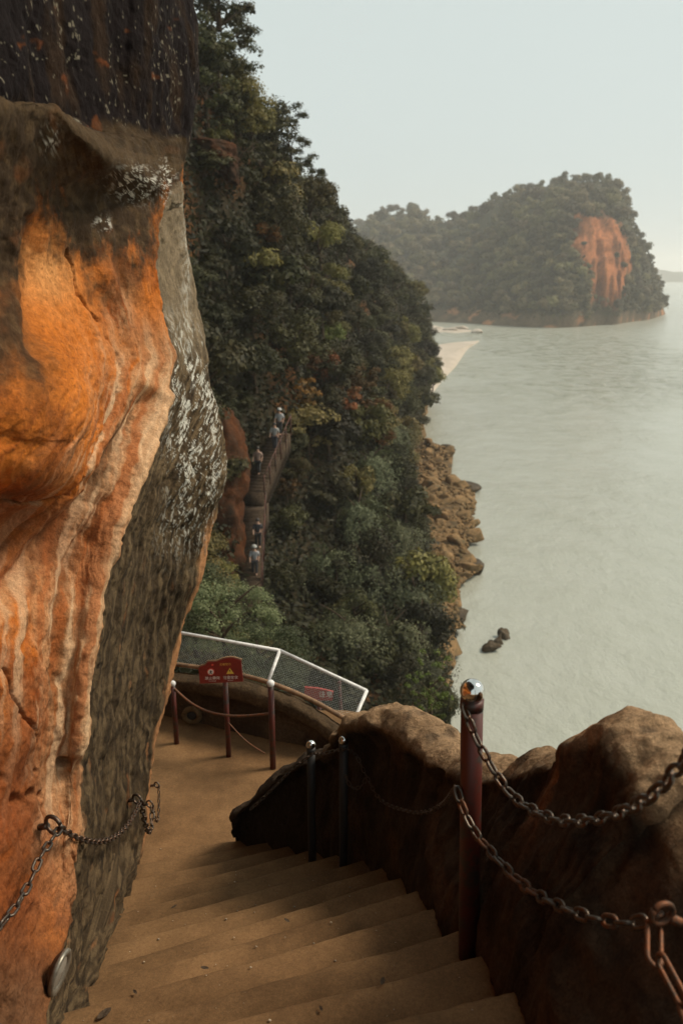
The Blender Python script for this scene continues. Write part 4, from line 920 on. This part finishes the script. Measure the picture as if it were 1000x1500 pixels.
for k in range(ncr):
    F_, T_ = foot[k], crest[k]; tg = crest[min(k + 1, ncr - 1)] - crest[max(k - 1, 0)]; tg[2] = 0; tg /= np.linalg.norm(tg)
    nout = np.array([-tg[1], tg[0], 0]);
    if nout[0] < 0 and nout[1] < .0: nout = -nout
    if nout.dot(T_ - F_ + np.array([.2, .2, 0])) < 0: nout = -nout
    hh = max(T_[2] - F_[2], .03)
    th_ = .55 if k > 2 else (.06, .2, .32)[k]; ts_ = min(1, hh * 2.2)
    lean = T_ - F_; lean[2] = 0
    secs.append([F_ + np.array([0, 0, -.7]) , F_ + np.array([0, 0, -.02]), F_ + lean * .18 + np.array([0, 0, hh * .35]), F_ + lean * .52 + np.array([0, 0, hh * .74]), T_ + nout * -.15 * ts_ + np.array([0, 0, -.06 * ts_]), T_, T_ + nout * .16 * ts_ + np.array([0, 0, -.13 * ts_]), T_ + nout * th_ * .8 + np.array([0, 0, -.55 - .2 * hh]), T_ + nout * (th_ + .25) + np.array([0, 0, -1.4]), T_ + nout * (th_ + .8) + np.array([0, 0, -5.5])])
secs = np.array(secs)
Gw = catmull(secs, 420); Gw = np.swapaxes(catmull(np.swapaxes(Gw, 0, 1), 150), 0, 1)
WN = grid_normals(Gw)
if WN[200, 60, 2] < 0: WN = -WN
sidx = np.linspace(0, ncr - 1, 420)[:, None] * np.ones((1, 150)); cidx = np.linspace(0, 9, 150)[None] * np.ones((420, 1))
gull = fbm(np.stack([sidx * 1.25, cidx * .22, 0 * sidx], -1), 4)
dsp = .05 * gull * sstep(.8, 2, cidx) * sstep(6.5, 5, cidx) + .036 * fbm(Gw * 2.2, 4) + .017 * fbm(Gw * 7, 5, gain=.6) - .03 * np.clip(.45 - np.abs(fbm(Gw * np.array([3, 3, 1.6]) + 3, 4)) * 3, 0, 1)
Gw = Gw + WN * (dsp * sstep(0, .6, sidx))[..., None]
nz1, nz2 = fbm(Gw * 2.5 + 4, 4), fbm(Gw * np.array([9, 9, 2.0]) + 8, 4)
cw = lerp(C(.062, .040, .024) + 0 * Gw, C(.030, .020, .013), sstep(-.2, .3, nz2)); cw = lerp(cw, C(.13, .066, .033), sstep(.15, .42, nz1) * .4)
lit_top = sstep(3.5, 4.2, cidx + .6 * nz1); cw = lerp(cw, lerp(C(.30, .195, .11) + 0 * Gw, C(.19, .12, .066), sstep(-.2, .3, nz1)), lit_top)  # lit top lighter, shaded inner face darker: light put into the colour
cw = lerp(cw, C(.085, .06, .04), sstep(.18, .38, fbm(Gw * 6 + 20, 4)) * lit_top * .7)
hs = np.exp(-((sidx - 15.2 + .5 * nz1) / .55) ** 2) * sstep(1.6, 3.2, cidx) * sstep(-.25, .25, nz2 + .3 * nz1); cw = lerp(cw, C(.30, .13, .055), hs * .7)
whale = sstep(5.6, 4.6, sidx); cw = lerp(cw, C(.045, .03, .019) * (1 + .5 * nz1[..., None]), whale)
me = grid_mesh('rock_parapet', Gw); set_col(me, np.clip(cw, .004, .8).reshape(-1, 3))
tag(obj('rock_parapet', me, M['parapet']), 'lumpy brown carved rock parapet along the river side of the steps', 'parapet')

# ------------------------------------------------------------------ posts with polished balls
def ball_post(px_base, py_base, Y, ztop, r, label, ball=1.12, zb=None, mat='redpaint', group=None, lean=0.0):
    p = at(px_base, py_base, Y)
    z0 = p[2] if zb is None else zb
    o = empty('ball_post', (p[0], p[1], z0)); tag(o, label, 'post', group)
    hgt = ztop - z0
    tube_obj('pole', [(-lean * .25 / hgt, 0, -.25), (lean * .5, 0, hgt * .5), (lean, 0, hgt)], r, M[mat], o, 24)
    Vs, Fs = sphere_vf((lean, 0, hgt + r * ball * .82), r * ball, 32, 22); obj('ball', mesh_np('ball', Vs, Fs), M['chrome'], o)
    Vs, Fs = tube([(lean, 0, hgt - .03), (lean, 0, hgt + .006)], r * 1.06, 24); obj('collar', mesh_np('collar', Vs, Fs), M[mat], o)
    return o, np.array([p[0], p[1], z0])
PY = atz(686, 1392, zt(2))[1] - .03
pA, pAb = ball_post(686, 1390, PY, at(690, 1026, PY)[2], .039, 'tall red post with a polished steel ball beside the steps, chains hooked to it', lean=float(at(691, 1026, PY)[0] - at(686, 1390, PY)[0]))
Y2 = 4.05; pB, pBb = ball_post(503, 1150, Y2, at(501, 1090, Y2)[2], .026, 'ball-topped post against the dark end of the parapet, the one next to the big hump', zb=zt(8) - .1, mat='black')
Y3 = 4.35; pC, pCb = ball_post(456, 1150, Y3, at(455, 1096, Y3)[2], .026, 'ball-topped post against the dark end of the parapet, the one nearer the landing', zb=zt(9) - .1, mat='black')
# the next post up the steps, holding the other end of the chain
endT = at(1140, 985, 1.30); pD, pDb = ball_post(1140, 985, 1.30, endT[2] + .06, .043, 'red post with a steel ball higher up the steps', zb=zt(-3))

# ------------------------------------------------------------------ chains
def link_mesh(name, L, Wd, r, mat, seg=14, ring=7):
    a = (L - Wd) / 2; R_ = Wd / 2 - r; P = []
    for k in range(seg // 2 + 1): t = -math.pi / 2 + math.pi * k / (seg // 2); P.append((a + R_ * math.cos(t), R_ * math.sin(t), 0))
    for k in range(seg // 2 + 1): t = math.pi / 2 + math.pi * k / (seg // 2); P.append((-a + R_ * math.cos(t), R_ * math.sin(t), 0))
    P = np.array(P); n = len(P); Tn = np.roll(P, -1, 0) - np.roll(P, 1, 0); Tn /= np.linalg.norm(Tn, axis=1)[:, None]
    B = np.array([0, 0, 1.0]); Nn = np.cross(B, Tn); ang = np.linspace(0, 2 * np.pi, ring, endpoint=False)
    Gd = P[:, None] + r * (np.cos(ang)[None, :, None] * Nn[:, None] + np.sin(ang)[None, :, None] * B)
    i = np.arange(n)[:, None]; j = np.arange(ring)[None]
    F = np.stack([i * ring + j, ((i + 1) % n) * ring + j, ((i + 1) % n) * ring + (j + 1) % ring, i * ring + (j + 1) % ring], -1).reshape(-1, 4)
    me = mesh_np(name, Gd.reshape(-1, 3), F); me.materials.append(mat); return me
LK = {'near': (link_mesh('link', .062, .040, .0062, M['iron']), .0495), 'rust': (link_mesh('link', .062, .040, .0062, M['rust']), .0495),
      'left': (link_mesh('link', .066, .034, .0055, M['iron']), .055), 'long': (link_mesh('link', .13, .05, .007, M['rust']), .116), 'small': (link_mesh('link', .040, .024, .0036, M['iron']), .033)}
def chain(pts, kind, label, mixk=None, group=None, smooth=True):
    me, pitch = LK[kind]; Q = catmull(np.array(pts, float), 400) if smooth else np.array(pts)
    s = np.concatenate([[0], np.cumsum(np.linalg.norm(np.diff(Q, axis=0), axis=1))]); n = max(2, int(round(s[-1] / pitch)))
    o = empty('chain', tuple(Q[0])); tag(o, label, 'chain', group)
    tt = (np.arange(n) + .5) * s[-1] / n
    for k, t in enumerate(tt):
        c = np.array([np.interp(t, s, Q[:, m]) for m in range(3)]); d = np.array([np.interp(min(t + pitch * .5, s[-1]), s, Q[:, m]) - np.interp(max(t - pitch * .5, 0), s, Q[:, m]) for m in range(3)])
        d = Vector(d).normalized(); up = Vector((0, 0, 1)) if abs(d.z) < .93 else Vector((0, 1, 0)); sd_ = d.cross(up).normalized(); u2 = sd_.cross(d)
        ang = (math.pi / 2 * (k % 2)) + .35 + random.uniform(-.2, .2)
        y = sd_ * math.cos(ang) + u2 * math.sin(ang); z = d.cross(y)
        l = obj('link', LK[mixk][0] if mixk and random.random() < .45 else me, None, o)
        mt = Matrix((d, y, z)).transposed().to_4x4(); mt.translation = Vector(c) - o.location; l.matrix_local = mt
    return o
GX, GY = proj(Gw)
def wY(px, py, Yg, gap=.07):        # keep a hanging chain clear of the rock behind it
    near = (GX - px) ** 2 + (GY - py) ** 2 < 14 ** 2
    return at(px, py, min(Yg, float(Gw[..., 1][near].min()) - gap) if near.any() else Yg)
def hang(A, B, sag, n=13):
    t = np.linspace(0, 1, n)[:, None]; A, B = np.array(A), np.array(B); P = A + (B - A) * t; P[:, 2] -= (4 * sag * t * (1 - t))[:, 0]; return P
pa_top = at(678, 1032, PY - .03)
Bz = endT + np.array([-.03, .0, .02])
chain([pa_top, at(700, 1088, PY * .96), wY(745, 1160, 2.25), wY(795, 1194, 2.05), wY(845, 1203, 1.88), wY(905, 1191, 1.72), wY(960, 1160, 1.58), wY(1002, 1112, 1.48), Bz], 'near', 'iron chain swinging from the top of the tall red post along the parapet')
pa_mid = at(667, 1148, PY) + np.array([0, -.02, 0]); ringP = wY(968, 1338, 1.62, .05)
chain([pa_mid, at(678, 1185, PY * .97), wY(702, 1228, PY * .93), wY(765, 1295, 2.12), wY(830, 1332, 1.95), wY(895, 1350, 1.80), wY(940, 1350, 1.70), ringP], 'near', 'rust-flecked iron chain hanging from the middle of the tall red post', mixk='rust')
def eye_bolt(P, N, r, wire, label, mat='iron', tilt=0.0, stem=.07):
    o = empty('eye_bolt', tuple(P)); tag(o, label, 'eye bolt')
    N = Vector(N).normalized(); up = Vector((0, 0, 1)); s = N.cross(up).normalized(); u = s.cross(N)
    dirr = (N + u * tilt).normalized(); per = s.cross(dirr)
    tube_obj('shank', [tuple(-dirr * .05), tuple(dirr * stem)], wire * 1.6, M[mat], o, 10)
    c = dirr * (stem + r * .9); th = np.linspace(0, 2 * np.pi, 25)
    tube_obj('ring', [tuple(c + dirr * r * math.cos(t) + per * r * math.sin(t)) for t in th], wire, M[mat], o, 8)
    return np.array(P) + np.array(c + dirr * r * .9 - Vector((0, 0, r * .4)))
# ring bolt on the parapet at the right, with its loose long links
ky, kx = 12, 0
dW = np.linalg.norm(Gw - ringP, axis=-1); iW, jW = np.unravel_index(int(np.argmin(dW)), dW.shape); wp = Gw[iW, jW]
toR = ringP - wp
eye_bolt(wp, toR if np.linalg.norm(toR) > .02 else np.array([-1, 0, 0]), .03, .008, 'rusty ring bolt on the inner face of the parapet', 'rust', stem=max(.02, np.linalg.norm(toR) - .03))
chain([ringP + np.array([0, 0, -.02]), wY(958, 1385, 1.58), wY(985, 1440, 1.50), wY(1005, 1480, 1.44), wY(1040, 1560, 1.35), wY(1090, 1640, 1.28)], 'long', 'long rusty links hanging from the ring bolt on the parapet')
# chains behind the tall post and along the dark end of the parapet
pB_top = at(505, 1098, Y2 * .985); pC_top = at(458, 1104, Y3 * .985)
chain([at(668, 1152, PY) , wY(648, 1178, 3.0, .03), wY(622, 1190, 3.25, .03), wY(592, 1187, 3.5, .03), wY(558, 1172, 3.8, .03), wY(538, 1140, 4.1, .03), wY(522, 1108, 4.3, .03), wY(510, 1098, Y2 * .98, .03)], 'small', 'thin iron chain drooping across the big hump of the parapet')
chain([pB_top, at(490, 1100, (Y2 + Y3) * .49), at(474, 1104, (Y2 + Y3) * .492), pC_top], 'small', 'short iron chain between the two small ball-topped posts')
chain([wY(506, 1135, Y2 * .98, .03), wY(511, 1148, Y2 * .975, .03), wY(520, 1155, Y2 * .97, .03), wY(530, 1150, Y2 * .965, .03), wY(536, 1140, Y2 * .965, .03)], 'small', 'small loop of chain hanging beside the big hump')
wl_i = 40
chain([pC_top, wY(430, 1125, Y3 * .985, .03), wY(405, 1150, Y3 * .985, .03), wY(382, 1172, Y3 * .985, .03), wY(366, 1186, Y3 * .985, .03)], 'small', 'iron chain lying down the rounded end of the parapet')
# eye bolts and chains on the orange cliff
EB = []
for (px, py, r, lb) in [(58, 1212, .040, 'large iron eye bolt driven into the orange rock above the spotlight'), (188, 1172, .034, 'iron eye bolt in the grey band of the cliff'), (209, 1180, .028, 'small iron eye bolt close to the edge of the cliff'), (226, 1152, .022, 'smallest iron eye bolt, on the last corner of the cliff')]:
    P, N = on_cliff(px, py); N = np.array([abs(N[0]) + .2, -.55, .1]); EB.append(eye_bolt(P, N, r, .0085 if r > .03 else .006, lb, tilt=.35, stem=.05))
e1, e2, e3, e4 = EB
def ppx(P): x, y = proj(np.array(P)); return float(x), float(y)
chain([e1, at(60, 1255, fY(1.95)), at(45, 1290, fY(1.85)), at(22, 1330, fY(1.72)), at(-10, 1365, fY(1.6)), at(-60, 1400, fY(1.45)), at(-140, 1420, fY(1.25))], 'left', 'long-linked iron chain hanging from the large eye bolt towards the camera')
chain(hang(e1, e2, .17), 'left', 'iron chain slung across the cliff between the two largest eye bolts')
chain(hang(e2, e3, .24), 'near', 'short loop of chain drooping between the two middle eye bolts')
chain(hang(e3, e4, .22), 'small', 'fine chain slung to the smallest eye bolt at the cliff corner')

# ------------------------------------------------------------------ spotlight at the foot of the cliff
P, N = on_cliff(76, 1415); N = np.array([.75, -.62, .10]); N /= np.linalg.norm(N)
lamp = empty('wall_spotlight', tuple(P + N * .05)); tag(lamp, 'round silver spotlight seen edge-on at the foot of the orange cliff', 'spotlight')
face = Vector((.90, -.13, -.22)).normalized(); q = face.to_track_quat('Z', 'Y')
def turned(profile, n=36):
    th = np.linspace(0, 2 * np.pi, n, endpoint=False)
    Gd = np.array([[tuple(q @ Vector((r * math.cos(t), r * math.sin(t) * 1.15, z))) for t in th] for r, z in profile]); return grid_mesh('turned', Gd, wrap=True)
obj('housing', turned([(.002, -.03), (.06, -.03), (.085, -.012), (.088, .0)]), M['iron'], lamp)
obj('rim', turned([(.086, -.006), (.092, .0), (.092, .012), (.084, .018), (.066, .012), (.062, .006)]), M['steel'], lamp)
obj('lens', turned([(.064, .008), (.04, .013), (.002, .015)]), M['lampglass'], lamp)
Vs, Fs = box_vf(-.028, .028, -.20, -.085, -.012, -.002); Vs = np.array([tuple(q @ Vector(v)) for v in Vs]); obj('bracket', mesh_np('bracket', Vs, Fs, False), M['steel'], lamp)
lamp.scale = (.85, .85, .85)

# ------------------------------------------------------------------ far edge of the landing: parapet, rail, posts, sign, netting fence
def edge_pt(px, py): return atz(px, py, LZ)
pc = [(150, 978, 7.5), (245, 992, 7.25), (330, 1002, 7.0), (385, 1015, 6.85), (430, 1032, 6.75), (470, 1055, 6.65), (510, 1084, 6.55), (560, 1120, 6.5), (640, 1180, 6.4)]
secs = []
for k, (px, py, Y) in enumerate(pc):
    T_ = at(px, py, Y); o_ = np.array([.25, 1, 0]) / 1.03
    secs.append([T_ + o_ * -.10 + np.array([0, 0, -2.2]), T_ + o_ * -.02 + np.array([0, 0, -.9]), T_ + o_ * .02 + np.array([0, 0, -.45]), T_ + o_ * .03 + np.array([0, 0, -.16]), T_ + o_ * -.05 + np.array([0, 0, -.12]), T_ + o_ * -.04, T_ + o_ * .06 + np.array([0, 0, .02]), T_ + o_ * .10 + np.array([0, 0, -.02]), T_ + o_ * .18 + np.array([0, 0, -.3]), T_ + o_ * .5 + np.array([0, 0, -3])])
Gp = np.swapaxes(catmull(np.swapaxes(catmull(np.array(secs), 160), 0, 1), 80), 0, 1)
PN = grid_normals(Gp)
if PN[80, 50, 2] < 0: PN = -PN
Gp = Gp + PN * (.03 * fbm(Gp * 2, 4) + .012 * fbm(Gp * 8, 3))[..., None]
ci = np.linspace(0, 9, 80)[None] * np.ones((160, 1)); n1 = fbm(Gp * 3, 4)
cp_ = lerp(C(.05, .032, .02) + 0 * Gp, C(.09, .06, .035), sstep(-.2, .3, n1)); cp_ = lerp(cp_, C(.078, .050, .027) * (1 + .7 * n1[..., None]), sstep(3.6, 4.4, ci))
me = grid_mesh('landing_parapet', Gp); set_col(me, np.clip(cp_, .004, .8).reshape(-1, 3))
tag(obj('landing_parapet', me, M['parapet']), 'low dark stone wall with a pale coping curving round the far edge of the landing', 'wall')
# round drain mouth
P = at(281, 1048, 7.1); dr = empty('drain_mouth', tuple(P)); tag(dr, 'round stone drain mouth set in the low wall of the landing', 'drain')
th = np.linspace(0, 2 * np.pi, 33)
tube_obj('rim', [(.075 * math.cos(t), 0, .075 * math.sin(t)) for t in th], .028, M['shelf'], dr, 10)
Vs, Fs = tube([(0, -.005, 0), (0, .12, 0)], .055, 18); obj('pipe', mesh_np('pipe', Vs, Fs), M['black'], dr)

gp = []
for (pxb, pyb, pxt, pyt, rr_, lb) in [(259, 1091, 254, 1003, .024, 'plain red post by the cliff edge of the landing'), (400, 1128, 394, 1003, .028, 'red post with a pale cap beside the netting frame on the landing')]:
    b0 = edge_pt(pxb, pyb); tz = at(pxt, pyt, b0[1])[2]; o = empty('guard_post', tuple(b0)); tag(o, lb, 'post')
    tube_obj('pole', [(0, 0, -.2), (0, 0, (tz - b0[2]) * .5), (0, 0, tz - b0[2])], rr_, M['redpaint'], o, 14)
    Vs, Fs = sphere_vf((0, 0, tz - b0[2] + .012), rr_ * 1.25, 18, 12); obj('cap', mesh_np('cap', Vs, Fs), M['white_metal'], o)
    gp.append((b0, tz))
t4 = at(517, 1058, 6.1); o = empty('guard_post', (t4[0], t4[1], LZ - .9)); tag(o, 'rust-stained post where the hand rail meets the big hump of the parapet', 'post')
tube_obj('pole', [(0, 0, 0), (0, 0, .6), (0, 0, t4[2] - LZ + .9)], .03, M['rust'], o, 14); Vs, Fs = sphere_vf((0, 0, t4[2] - LZ + .91), .036, 18, 12); obj('cap', mesh_np('cap', Vs, Fs), M['white_metal'], o)
tops = [at(215, 968, 7.35), at(265, 974, 7.1), at(330, 984, 6.8), at(394, 1000, gp[1][0][1] + .05), at(455, 1025, 6.3), at(517, 1060, 6.1)]
tag(tube_obj('hand_rail', catmull(np.array(tops), 40), .022, M['wood']), 'long brown hand rail running along the low wall past the red posts', 'rail')
# rope between the posts
r0 = np.array([gp[0][0][0], gp[0][0][1], gp[0][1] - .03]); r1 = np.array([gp[1][0][0], gp[1][0][1], at(396, 1045, gp[1][0][1])[2]])
tag(tube_obj('rope', catmull(np.array([r0, at(280, 1030, r0[1] * .5 + r1[1] * .5 + .1), at(310, 1044, r1[1] + .15), at(350, 1049, r1[1] + .08), r1]), 30), .012, M['rust']), 'slack rusty rope slung between the red posts of the landing', 'rope')
tag(tube_obj('cord', catmull(np.array([at(334, 1058, gp[1][0][1] + .17), at(360, 1085, gp[1][0][1] + .1), at(388, 1104, gp[1][0][1] + .03)]), 12), .006, M['rust']), 'thin cord slanting down from the sign post to the next post', 'cord')

def text_mesh(s, size, name, mat, parent, loc, align='CENTER'):
    cu = bpy.data.curves.new(name, 'FONT'); cu.body = s; cu.size = size; cu.align_x = align; cu.align_y = 'CENTER'; cu.extrude = .0006
    tmp = bpy.data.objects.new(name, cu); COL.objects.link(tmp); dg = bpy.context.evaluated_depsgraph_get(); me = bpy.data.meshes.new_from_object(tmp.evaluated_get(dg))
    bpy.data.objects.remove(tmp); me.materials.clear(); me.materials.append(mat); o = obj(name, me, None, parent); o.location = loc; o.rotation_euler = (R(90), 0, 0); return o
def plate(name, outline, y0, y1, mat, parent):      # flat board in the x-z plane with thickness
    n = len(outline); bm = bmesh.new(); f = [bm.verts.new((x, y0, z)) for x, z in outline]; b = [bm.verts.new((x, y1, z)) for x, z in outline]
    bm.faces.new(f); bm.faces.new(b[::-1])
    for k in range(n): bm.faces.new((f[k], b[k], b[(k + 1) % n], f[(k + 1) % n]))
    bmesh.ops.recalc_face_normals(bm, faces=bm.faces); me = bpy.data.meshes.new(name); bm.to_mesh(me); bm.free(); return obj(name, me, mat, parent)
sb = edge_pt(334, 1113); Ys = sb[1]; k_ = Ys / 1167 / CP * .985
sign = empty('warning_sign', tuple(sb), R(4)); tag(sign, 'dark red warning sign board with stepped top on a red post at the landing', 'sign')
cz = at(324, 983, Ys)[2] - sb[2]; cxs = at(324, 983, Ys)[0] - sb[0]
tube_obj('pole', [(cxs + .03, .03, -.2), (cxs + .03, .03, cz)], .024, M['redpaint'], sign, 14)
def sp_(x, y): return ((x - 324) * k_ + cxs, cz + (983 - y) * k_ * 1.09)
outl = [sp_(*p) for p in [(290, 1001), (289, 977), (292, 974), (300, 972), (304, 967), (318, 967), (326, 964), (334, 962), (344, 962), (356, 966.5), (358, 1000)]]
board = plate('board', outl, -.012, .012, M['signred'], sign)
tp = [sp_(*p) for p in [(289, 977), (292, 973.6), (300, 971.5), (304, 966.4), (318, 966.4), (326, 963.4), (334, 961.2), (344, 961.2), (357.5, 966)]]
tube_obj('edge_trim', [(x, 0, z + .003) for x, z in tp], .008, M['wood'], board, 6)
def disc(name, cx, cz_, r, y, mat, sides=28):
    return plate(name, [(cx + r * math.cos(2 * math.pi * k / sides), cz_ + r * math.sin(2 * math.pi * k / sides)) for k in range(sides)], y, y + .003, mat, board)
x1, z1 = sp_(308, 982.5); disc('prohibition_ring', x1, z1, .034, -.0155, M['signprohibit']); disc('prohibition_field', x1, z1, .026, -.0185, M['signwhite'])
plate('climber_icon', [(x1 + a * .018, z1 + b * .018) for a, b in [(-.2, 1), (.2, .9), (.25, .5), (.8, .3), (.3, .15), (.2, -.3), (.7, -1), (.35, -1.05), (-.05, -.45), (-.5, -1), (-.75, -.8), (-.25, -.1), (-.7, .3), (-.3, .45)]], -.0205, -.0185, M['black'], board)
x2, z2 = sp_(338, 982.5); plate('warning_triangle', [(x2 - .034, z2 - .026), (x2 + .034, z2 - .026), (x2, z2 + .034)], -.0155, -.0125, M['signyellow'], board)
plate('exclamation_mark', [(x2 - .003, z2 - .008), (x2 + .003, z2 - .008), (x2 + .005, z2 + .015), (x2 - .005, z2 + .015)], -.0175, -.0155, M['black'], board)
xa, za = sp_(310, 993); text_mesh('禁止攀爬', .034, 'lettering', M['signwhite'], board, (xa, -.0135, za)); xa, za = sp_(338.5, 993); text_mesh('注意安全', .034, 'lettering', M['signwhite'], board, (xa, -.0135, za))
xa, za = sp_(331, 971.5); text_mesh('温馨提示', .026, 'lettering', M['signgold'], board, (xa, -.0135, za)); xa, za = sp_(311, 971.5); disc('emblem', xa, za, .010, -.0155, M['signprohibit'], 12)
for xx in (310, 338.5): xa, za = sp_(xx, 997.3); text_mesh('No climbing' if xx < 320 else 'Be careful', .013, 'lettering', M['signwhite'], board, (xa, -.0135, za))

# netting fence with white frame
fA, fB, fC, fD, fE = at(215, 918, 7.7), at(410, 953, 7.1), at(537, 1012, 6.7), at(517, 1058, 6.35), at(393, 998, 6.8)
fZ = at(205, 968, 7.5)
fence = empty('netting_fence', tuple(fE)); fo = np.array(fence.location); tag(fence, 'white-framed wire netting fence leaning out above the landing wall', 'fence')
for nm, a, b in (('top_rail', fA, fB), ('top_rail', fB, fC), ('end_post', fC, fD), ('middle_post', fB, fE)): tube_obj(nm, [a - fo, (a + b) / 2 - fo, b - fo], .017, M['white_metal'], fence, 10)
def netting(q00, q10, q11, q01, step):
    parts = []
    def pt(u, v): return (q00 * (1 - u) * (1 - v) + q10 * u * (1 - v) + q11 * u * v + q01 * (1 - u) * v) - fo
    Wd, Hd = np.linalg.norm(q10 - q00), np.linalg.norm(q01 - q00); nw = int(Wd / step)
    a = Hd / Wd
    for s in (1, -1):
        for k in range(-int(nw * a) - 1, nw + int(nw * a) + 2):
            u0 = k / nw; u1 = u0 + s * a; v0, v1 = 0.0, 1.0
            if s * (u1 - u0) <= 0: continue
            if max(u0, u1) <= 0 or min(u0, u1) >= 1: continue
            t0, t1 = 0., 1.
            for lim in (0, 1):
                t = (lim - u0) / (u1 - u0)
                if (lim == 0) == (s > 0): t0 = max(t0, t)
                else: t1 = min(t1, t)
            if t1 - t0 < .03: continue
            parts.append(tube([pt(u0 + (u1 - u0) * t0, t0), pt(u0 + (u1 - u0) * t1, t1)], 0.0011, 4, False))
    V, F = join_mesh(parts); o = obj('wire_netting', mesh_np('wire_netting', V, F, False), M['wire'], fence); return o
netting(fZ, fE, fB, fA, .03); netting(fE, fD, fC, fB, .03)

# second red sign lower on the path beyond the netting
S2 = at(467, 1016, 9.0); s2 = empty('path_sign', (S2[0], S2[1], S2[2] - .9)); tag(s2, 'faded red sign board seen through the wire netting', 'sign')
kk = 9.0 / 1167 / CP
plate('board', [((x - 467) * kk, .9 + (1016 - y) * kk) for x, y in [(443, 1026), (445, 1004), (466, 1006), (490, 1012), (488, 1028)]], -.012, .012, M['signred_far'], s2)
text_mesh('注意', .09, 'lettering', M['signwhite'], s2, ((478 - 467) * kk, -.014, .9 - .01)); tube_obj('pole', [(0, .03, -.5), (0, .03, .85)], .03, M['redpaint'], s2, 10)
o = empty('path_post', tuple(at(499, 1040, 8.6))); tag(o, 'thin red post beside the faded sign beyond the netting', 'post'); tube_obj('pole', [(0, 0, -.8), (0, 0, 0), (-.02, 0, .36)], .022, M['redpaint'], o, 10); Vs, Fs = sphere_vf((-.02, 0, .37), .027, 14, 10); obj('cap', mesh_np('cap', Vs, Fs), M['redpaint'], o)

# ------------------------------------------------------------------ near plants
CR['bush'] = [crown_mesh('crown_bush', 131 + i, 60, 11000, .022, (1.25, 1, .85), spread=.8, cr=(.14, .28), mat=M['leaf_bush']) for i in range(2)]
for k, (px, py, Y, r, lb) in enumerate([(330, 905, 14.5, 1.15, 'feathery light green bush behind the netting fence, the highest of its clump'), (395, 965, 13.0, .95, 'feathery light green bush behind the netting fence, at the foot of its clump'), (285, 890, 15.5, 1.2, 'feathery light green bush half hidden by the edge of the orange cliff')]):
    c_ = at(px, py, Y); plant('feathery_bush', lb, 'bush', 'bushes behind the netting fence', (c_[0], c_[1], c_[2] - r * .8), r, 'bush', k, k * 2.1, lift=.8)
CR['sap'] = [crown_mesh('crown_sapling', 141, 40, 1500, .035, (.8, .8, 1.1), spread=1.0, cr=(.06, .16), mat=M['leaf_bright'])]
for k, (px, py, Y, r, lb) in enumerate([(632, 1000, 12.0, .55, 'thin sapling rising above the big hump of the parapet'), (622, 1045, 11.0, .4, 'small pale-leaved plant just above the big hump of the parapet')]):
    c_ = at(px, py, Y); plant('sapling', lb, 'sapling', None, (c_[0], c_[1], c_[2] - r * 1.0), r, 'sap', k, k, lift=1.0)

# ------------------------------------------------------------------ litter on the steps
rng = np.random.default_rng(77); parts = []
def tread_point():
    i = int(rng.integers(-1, 13)); t = rng.uniform(.02, .95); s = rng.uniform(.15, .9)
    f = NL[i] + (NR[i] - NL[i]) * t; b = NL[i - 1] + (NR[i - 1] - NL[i - 1]) * t; p = b + (f - b) * s; p[2] = zt(i); return p
for k in range(260):
    p = tread_point(); r = .0012 + .005 * rng.random() ** 3; Vs, Fs = sphere_vf(p + np.array([0, 0, r * .4]), r, 6, 5, (1.2, .9, .7)); parts.append((Vs, Fs))
V, F = join_mesh(parts); tag(obj('grit', mesh_np('grit', V, F), flat_mat('grit', (.45, .36, .25), .9, var=.5, scale=3)), 'pale grit scattered over the worn steps', 'grit', kind='stuff')
Lm = leaf_quads(np.zeros((1, 3)), np.array([[0, 0, 1.0]]), .03, np.random.default_rng(1))[0]; 
def dry_leaf(p, s, rz):
    t = np.linspace(-1, 1, 7); w = .38 * (1 - t ** 2) ** .7 + .02
    Gd = np.array([[(x, -ww, .22 * ww + .10 * x * x), (x, 0, .10 * x * x), (x, ww, .3 * ww + .10 * x * x)] for x, ww in zip(t, w)]) * s
    o = obj('fallen_leaf', grid_mesh('fallen_leaf', Gd), M['bark']); o.location = p; o.rotation_euler = (.1, .15, rz); return o
p = atz(153, 1487, zt(3)); tag(dry_leaf(tuple(p + np.array([0, 0, .006])), .035, 1.0), 'curled brown leaf on a step near the foot of the cliff', 'leaf')
for k, (px, py, i, sz) in enumerate([(300, 1420, 3, .018), (470, 1480, 1, .014), (255, 1330, 7, .02), (420, 1350, 4, .016), (560, 1440, 1, .02), (230, 1180, 13, .03), (300, 1160, 13, .025), (262, 1108, 13, .03)]):
    p = atz(px, py, zt(i)); tag(dry_leaf(tuple(p + np.array([0, 0, .007])), sz, k * 1.9), 'small dry leaf scrap lying on the %s' % ('landing below the steps' if i == 13 else 'middle of the worn steps'), 'leaf', 'leaf scraps on the ' + ('landing' if i == 13 else 'steps'))
p = atz(198, 1455, zt(3)); tag(dry_leaf(tuple(p + np.array([0, 0, .006])), .016, 2.2), 'tiny dark leaf scrap on a step in the open', 'leaf')

# ------------------------------------------------------------------ hazy air
Vs, Fs = box_vf(-W - 60, W + 60, -W - 60, W + 60, -3, 150)
hz = obj('haze', mesh_np('haze', Vs, Fs, False)); hm_ = bpy.data.materials.new('haze'); hm_.use_nodes = True; nt = hm_.node_tree; nt.nodes.clear()
out = nt.nodes.new('ShaderNodeOutputMaterial'); pv = nt.nodes.new('ShaderNodeVolumePrincipled'); pv.inputs['Color'].default_value = (.995, .995, .985, 1); pv.inputs['Density'].default_value = 0.00032; pv.inputs['Anisotropy'].default_value = 0.2
nt.links.new(pv.outputs[0], out.inputs['Volume']); hz.data.materials.append(hm_); tag(hz, 'thin pale river haze', 'haze', kind='stuff')
